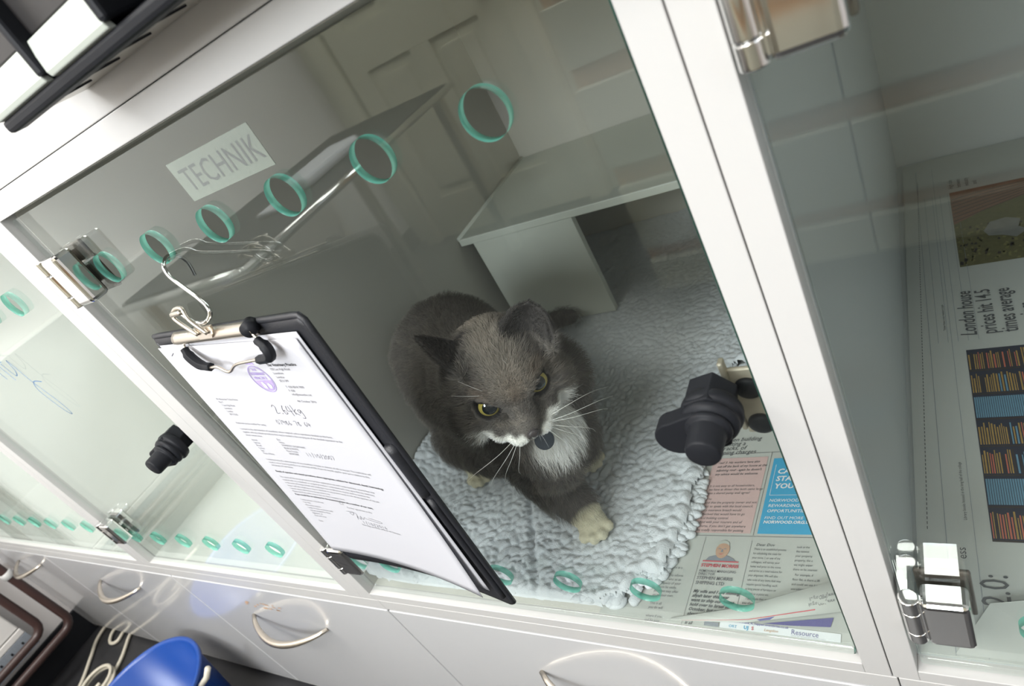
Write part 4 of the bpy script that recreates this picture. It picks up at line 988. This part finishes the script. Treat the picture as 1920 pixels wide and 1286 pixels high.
# white muzzle sides and chin, running out along the cheek on the cat's left
bd = np.where(hl_ > 0, -.0170, -.0165)
mz = isH * (hf_ > -.024) * sst(0, -.0035, hu_ - bd + nz1 * .005) * sst(.0050, .0080, np.abs(hl_) + nz1 * .003 + (hu_ < -.029) * .02) * sst(.042, .036, np.abs(hl_))
mixc(WHITE, mz)
A_ = np.array(hp(.034, .000, -.030)); B_ = np.array(hp(.056, -.032, -.034)); ax = B_ - A_; t_ = np.clip(((co - A_) @ ax) / (ax @ ax), 0, 1); ds = np.linalg.norm(co - (A_ + np.outer(t_, ax)), axis=1)
mixc(WHITE, isH * sst(.0075, .0045, ds))
mixc(WHITE, isH * (hu_ < -.030) * (hf_ > -.02) * .9)
mixc(LITE, isH * .8 * np.exp(-((hl_ / .011) ** 2 + ((hf_ - .016) / .010) ** 2 + ((hu_ + .012) / .007) ** 2)))
mixc(np.array([.10, .085, .085]), (np.linalg.norm(co - np.array(hp(0, .0300, -.0145)), axis=1) < .0062) * 1.0)          # nose leather
# bib on the chest
cb = np.array([.345, .088, .178]); dd = (co - cb) / np.array([.040, .045, .036]); mixc(WHITE, sst(1.0, .72, np.linalg.norm(dd, axis=1) + nz2 * .25) * (hu_ < -.030))
# socks
for c, rz in (((.306, .093, .028), .0245), ((.2635, .190, .028), .024), ((.110, .172, .028), .022)):
    r = np.linalg.norm((co - np.array(c)) / np.array([1, 1, .95]), axis=1); mixc(CREAM, sst(rz + .004, rz, r + nz2 * .004))
# eye rims
for s, ec in zip((-1, 1), eyes):
    g = EG(s).normalized(); dd = co - np.array(ec); r = np.linalg.norm(dd, axis=1)
    tang = dd - np.outer(dd @ np.array(g), np.array(g)); tl = np.linalg.norm(tang, axis=1)
    mixc(np.array([.018, .016, .016]), (r < .016) * sst(.0142, .0122, tl) * (dd @ np.array(g) > 0))
ca = cm.color_attributes.new('coat', 'FLOAT_COLOR', 'POINT'); ca.data.foreach_set('color', np.concatenate([colr, np.ones((nv, 1))], 1).ravel())
def coat_mat(name, mul, rough, hair=False):
    m, N, L = new_mat(name); b = N['Principled BSDF']; a = N.new('ShaderNodeAttribute'); a.attribute_name = 'coat'
    v = N.new('ShaderNodeMixRGB'); v.blend_type = 'MULTIPLY'; v.inputs[0].default_value = 1; v.inputs[2].default_value = (mul, mul, mul, 1)
    L.new(a.outputs['Color'], v.inputs[1])
    n = N.new('ShaderNodeTexNoise'); n.inputs['Scale'].default_value = 160; n.inputs['Detail'].default_value = 5
    tc = N.new('ShaderNodeTexCoord'); L.new(tc.outputs['Object'], n.inputs['Vector'])
    mr = N.new('ShaderNodeMapRange'); mr.inputs['To Min'].default_value = .75; mr.inputs['To Max'].default_value = 1.25; L.new(n.outputs['Fac'], mr.inputs['Value'])
    v2 = N.new('ShaderNodeMixRGB'); v2.blend_type = 'MULTIPLY'; v2.inputs[0].default_value = 1; L.new(v.outputs[0], v2.inputs[1]); L.new(mr.outputs[0], v2.inputs[2])
    if hair:
        hi = N.new('ShaderNodeHairInfo'); m2 = N.new('ShaderNodeMapRange'); m2.inputs['To Min'].default_value = .65; m2.inputs['To Max'].default_value = 1.55
        L.new(hi.outputs['Random'], m2.inputs['Value']); v3 = N.new('ShaderNodeMixRGB'); v3.blend_type = 'MULTIPLY'; v3.inputs[0].default_value = 1
        L.new(v2.outputs[0], v3.inputs[1]); L.new(m2.outputs[0], v3.inputs[2]); L.new(v3.outputs[0], b.inputs['Base Color'])
    else: L.new(v2.outputs[0], b.inputs['Base Color'])
    b.inputs['Roughness'].default_value = rough; b.inputs['Specular IOR Level'].default_value = .25
    return m
cat = link_mesh('cat', cm, [coat_mat('grey_and_white_coat', .85, .8)], smooth=True)
tag(cat, 'small grey and white cat crouched on the fleece, looking down through the glass', 'cat')
# fur: real strands combed over the body
nrm = np.empty(nv * 3); cm.vertices.foreach_get('normal', nrm); nrm = nrm.reshape(-1, 3)
wt = np.ones(nv)
for s, ec in zip((-1, 1), eyes):
    g = EG(s).normalized(); dd = co - np.array(ec); tang = dd - np.outer(dd @ np.array(g), np.array(g)); tl = np.linalg.norm(tang, axis=1)
    wt[(np.linalg.norm(dd, axis=1) < .018) & (tl < .0130) & (dd @ np.array(g) > 0)] = 0
wt[np.linalg.norm(co - np.array(hp(0, .0305, -.0155)), axis=1) < .0052] = 0
wt[co[:, 2] < .0215] = 0
ln = np.full(nv, .0125); ln[isH] = .0085; ln[isH & (hf_ > -.012)] = .0058; ln[isH & (hf_ > .006)] = .0036; ln[isH & (hf_ > .018)] = .0022
ruff = isH & (np.abs(hl_) > .034) & (hu_ < 0); ln[ruff] = .0125
bib = (np.linalg.norm((co - cb) / np.array([.05, .05, .05]), axis=1) < 1) & (hu_ < -.03); ln[bib] = .016
earm = np.zeros(nv, bool)
for base, tip in (((.029, -.027, .028), (.043, -.036, .059)), ((-.022, -.036, .030), (-.051, -.060, .056))):
    A = np.array(hp(*base)); B = np.array(hp(*tip)); ax = B - A; t = ((co - A) @ ax) / (ax @ ax); dist = np.linalg.norm(co - (A + np.outer(np.clip(t, 0, 1), ax)), axis=1)
    earm |= (dist < .024) & (t > .12)
ln[earm] = .0030; ln[co[:, 2] < .045] = .0024; ln[co[:, 2] < .037] = .0011
flow = np.tile(np.array([-.60, .62, -.55]), (nv, 1))
flow[isH] = (-np.array(HF) * .9)[None, :] + np.outer(np.sign(hl_[isH]) * np.clip(np.abs(hl_[isH]) / .03, 0, 1) * .45, np.array(HL)) + np.outer(np.clip(-hu_[isH] / .03, 0, 1) * .9, -np.array(HU))
flow[bib] = np.array([.12, -.25, -1.0])
leg = (co[:, 2] < .095) & ~isH; flow[leg] = np.array([.25, -.35, -.9])
for base, tip in (((.029, -.027, .028), (.043, -.036, .059)), ((-.022, -.036, .030), (-.051, -.060, .056))):
    A = np.array(hp(*base)); B = np.array(hp(*tip)); ax = B - A; t = ((co - A) @ ax) / (ax @ ax); dist = np.linalg.norm(co - (A + np.outer(np.clip(t, 0, 1), ax)), axis=1)
    flow[(dist < .024) & (t > .12)] = ax / np.linalg.norm(ax)
cm.calc_loop_triangles(); nt = len(cm.loop_triangles); tri = np.empty(nt * 3, int); cm.loop_triangles.foreach_get('vertices', tri); tri = tri.reshape(-1, 3)
ta = np.linalg.norm(np.cross(co[tri[:, 1]] - co[tri[:, 0]], co[tri[:, 2]] - co[tri[:, 0]]), axis=1) / 2
dens = wt[tri].min(axis=1) * (1 + 1.6 * isH[tri[:, 0]] + 1.2 * (isH & (hf_ > -.012))[tri[:, 0]]); pr_ = ta * dens; pr_ /= pr_.sum()
rng = np.random.RandomState(11); NH = 150000
ti = rng.choice(nt, NH, p=pr_); r1 = np.sqrt(rng.rand(NH)); r2 = rng.rand(NH); bw = np.stack([1 - r1, r1 * (1 - r2), r1 * r2], 1)
def interp(a): return (a[tri[ti]] * bw.reshape(NH, 3, *([1] * (a.ndim - 1)))).sum(axis=1)
P0 = interp(co); N0 = interp(nrm); N0 /= np.linalg.norm(N0, axis=1)[:, None]; L0 = interp(ln) * rng.uniform(.6, 1.25, NH); C0 = interp(colr)
F0 = interp(flow); F0 += rng.normal(0, .22, (NH, 3)); cl = np.stack([vnoise(P0[:, 0] + 1, P0[:, 1] + 1, .009, 51), vnoise(P0[:, 1] + 1, P0[:, 2] + 1, .009, 52), vnoise(P0[:, 2] + 1, P0[:, 0] + 1, .009, 53)], 1) - .5
F0 += cl * .7; F0 -= N0 * (F0 * N0).sum(axis=1)[:, None]; F0 /= np.maximum(np.linalg.norm(F0, axis=1), .15)[:, None]
P1 = P0 + (N0 * .34 + F0 * .38) * L0[:, None]; P2 = P1 + (N0 * .13 + F0 * .55 + np.array([0, 0, -.08])) * L0[:, None]
pts = np.stack([P0 - N0 * .0004, P1, P2], 1)
hc = bpy.data.hair_curves.new('fur'); hc.add_curves([3] * NH)
hc.position_data.foreach_set('vector', pts.ravel().astype(np.float32))
rad = np.tile(np.array([.000105, .000085, .00002]), NH).astype(np.float32)
ra = hc.attributes.get('radius') or hc.attributes.new('radius', 'FLOAT', 'POINT'); ra.data.foreach_set('value', rad)
br = rng.uniform(.72, 1.35, NH)[:, None] * (1 + .35 * cl[:, :1])
cp = np.stack([C0 * br * .80, C0 * br * 1.15, C0 * br * 1.55], 1).reshape(-1, 3); cp = np.clip(cp, 0, .96)
at = hc.attributes.new('coat', 'FLOAT_COLOR', 'POINT'); at.data.foreach_set('color', np.concatenate([cp, np.ones((NH * 3, 1))], 1).ravel().astype(np.float32))
fo = bpy.data.objects.new('fur', hc); COL.objects.link(fo); fo.parent = cat; fo['kind'] = 'stuff'
mf, N, L = new_mat('short_fur'); bs = N['Principled BSDF']; a_ = N.new('ShaderNodeAttribute'); a_.attribute_name = 'coat'; L.new(a_.outputs['Color'], bs.inputs['Base Color']); bs.inputs['Roughness'].default_value = .65; bs.inputs['Specular IOR Level'].default_value = .25
hc.materials.append(mf)
b = MB(); nb = [(0, .0012), (.0008, .0040), (.0022, .0046), (.0034, .0038), (.0042, .0018)]
b.lathe(hp(0, .0270, -.0150), HF * .9 + HU * .25, nb, n=20); 
for v_i, v_ in enumerate(b.v):
    q = Vector(v_) - hp(0, .0270, -.0150); l_, u_ = q.dot(HL), q.dot(HU); f_ = q.dot(HF); l_ *= 1.15 * (1.0 if u_ > 0 else .75); b.v[v_i] = tuple(hp(0, .0270, -.0150) + HL * l_ + HU * u_ * .85 + HF * f_)
nn_ = b.build('nose', pmat('grey_nose_leather', (.055, .045, .047), .45, noise=.4, nscale=900), cat)
# eyes
def eyeball(s, ec):
    g = (HF * .75 + HL * s * .10 - (Vector((-.577, .609, -.550)).normalized()) * .80).normalized()
    a = Vector((0, 0, 1)); u = (a - g * a.dot(g)).normalized(); v = g.cross(u)
    b = MB(); n = 40; vs = []; fs = []
    angs = [0, 8, 16, 24, 32, 36, 40, 46, 52, 57, 58, 68, 82, 95, 115, 140, 165]
    vs.append(ec + g * EYE_R)
    for t in angs[1:]:
        t = math.radians(t)
        for j in range(n):
            p_ = 2 * math.pi * j / n; vs.append(ec + (g * math.cos(t) + (u * math.cos(p_) + v * math.sin(p_)) * math.sin(t)) * EYE_R)
    mi = []
    for j in range(n): fs.append((0, 1 + j, 1 + (j + 1) % n)); mi.append(0)
    for i in range(len(angs) - 2):
        for j in range(n):
            fs.append((1 + i * n + j, 1 + (i + 1) * n + j, 1 + (i + 1) * n + (j + 1) % n, 1 + i * n + (j + 1) % n)); mi.append(0 if angs[i + 2] <= 36.5 else (1 if angs[i + 2] <= 58 else 2))
    for f, q in zip(fs, mi): b.mi.append(q); b.f.append(f); b.sm.append(True)
    b.v = [tuple(q) for q in vs]
    return b
m_p = pmat('pupil_black', (.012, .016, .020), .03, coat=1.0, noise=.1)
m_i, N, L = new_mat('yellow_green_iris'); bs = N['Principled BSDF']; bs.inputs['Roughness'].default_value = .05; bs.inputs['Coat Weight'].default_value = 1.0
n = N.new('ShaderNodeTexNoise'); n.inputs['Scale'].default_value = 500; mx = N.new('ShaderNodeMixRGB'); mx.inputs[1].default_value = (.30, .22, .035, 1); mx.inputs[2].default_value = (.50, .45, .14, 1)
L.new(n.outputs['Fac'], mx.inputs[0]); L.new(mx.outputs[0], bs.inputs['Base Color'])
m_r = pmat('dark_eye_rim', (.02, .018, .016), .2, noise=.1)
for s, ec in zip((-1, 1), eyes): eyeball(s, ec).build('eye', [m_p, m_i, m_r], cat)
# whiskers, brow hairs, ear hairs
m_w = pmat('white_whisker', (.85, .85, .82), .4, noise=.02)
def whisk(pts, r=.00022):
    b = MB(); q = smooth_path([hp(*p_) for p_ in pts], 6); k = len(q); b.tube(q, [r * (1 - .75 * i / k) for i in range(k)], n=6); return b.build('whisker', m_w, cat)
W0 = [((.013, .0205, -.021), (.034, .026, -.018), (.062, .024, -.024), (.078, .016, -.040)), ((.0135, .0195, -.0225), (.034, .027, -.023), (.060, .026, -.034), (.070, .018, -.052)),
      ((.0125, .0195, -.0245), (.028, .028, -.030), (.046, .030, -.046), (.052, .024, -.066)), ((.012, .0190, -.026), (.024, .027, -.035), (.036, .029, -.052), (.038, .024, -.072)),
      ((.0135, .018, -.020), (.036, .020, -.014), (.060, .014, -.022), (.080, .004, -.042)), ((.0115, .019, -.0275), (.018, .026, -.040), (.024, .027, -.058), (.024, .022, -.074))]
for w_ in W0: whisk(w_)
for w_ in (W0[1], W0[2], W0[3], W0[5]): whisk([(-a, f, u_) for a, f, u_ in w_], .00018)
whisk([(.0115, -.006, .0155), (.008, -.004, .026), (.003, -.010, .040)], .00018); whisk([(.012, -.006, .0155), (.0105, -.004, .026), (.006, -.012, .038)], .00018)
whisk([(-.018, -.004, .0155), (-.030, -.004, .0225), (-.046, -.012, .026)], .00018); whisk([(-.0175, -.004, .0165), (-.026, -.006, .0275), (-.036, -.014, .036)], .00018)
# round name tag under the chin
b = MB(); tcn = hp(.0085, .0085, -.0640); tn = (HF * .45 + HU * .75 + HL * .1).normalized()
b.lathe(tcn, tn, [(0, .0086), (.0004, .0090), (.0012, .0090), (.0016, .0086)], n=36, sm=False)
q = hp(.0065, .0000, -.057); b.tube([q + (HL * math.cos(a) + HU * math.sin(a)) * .003 for a in [k * math.pi / 6 for k in range(12)]], .0006, n=6, closed=True)
ct = b.build('name_tag', pmat('dark_enamel_tag', (.03, .04, .055), .15, .3, noise=.1), cat)
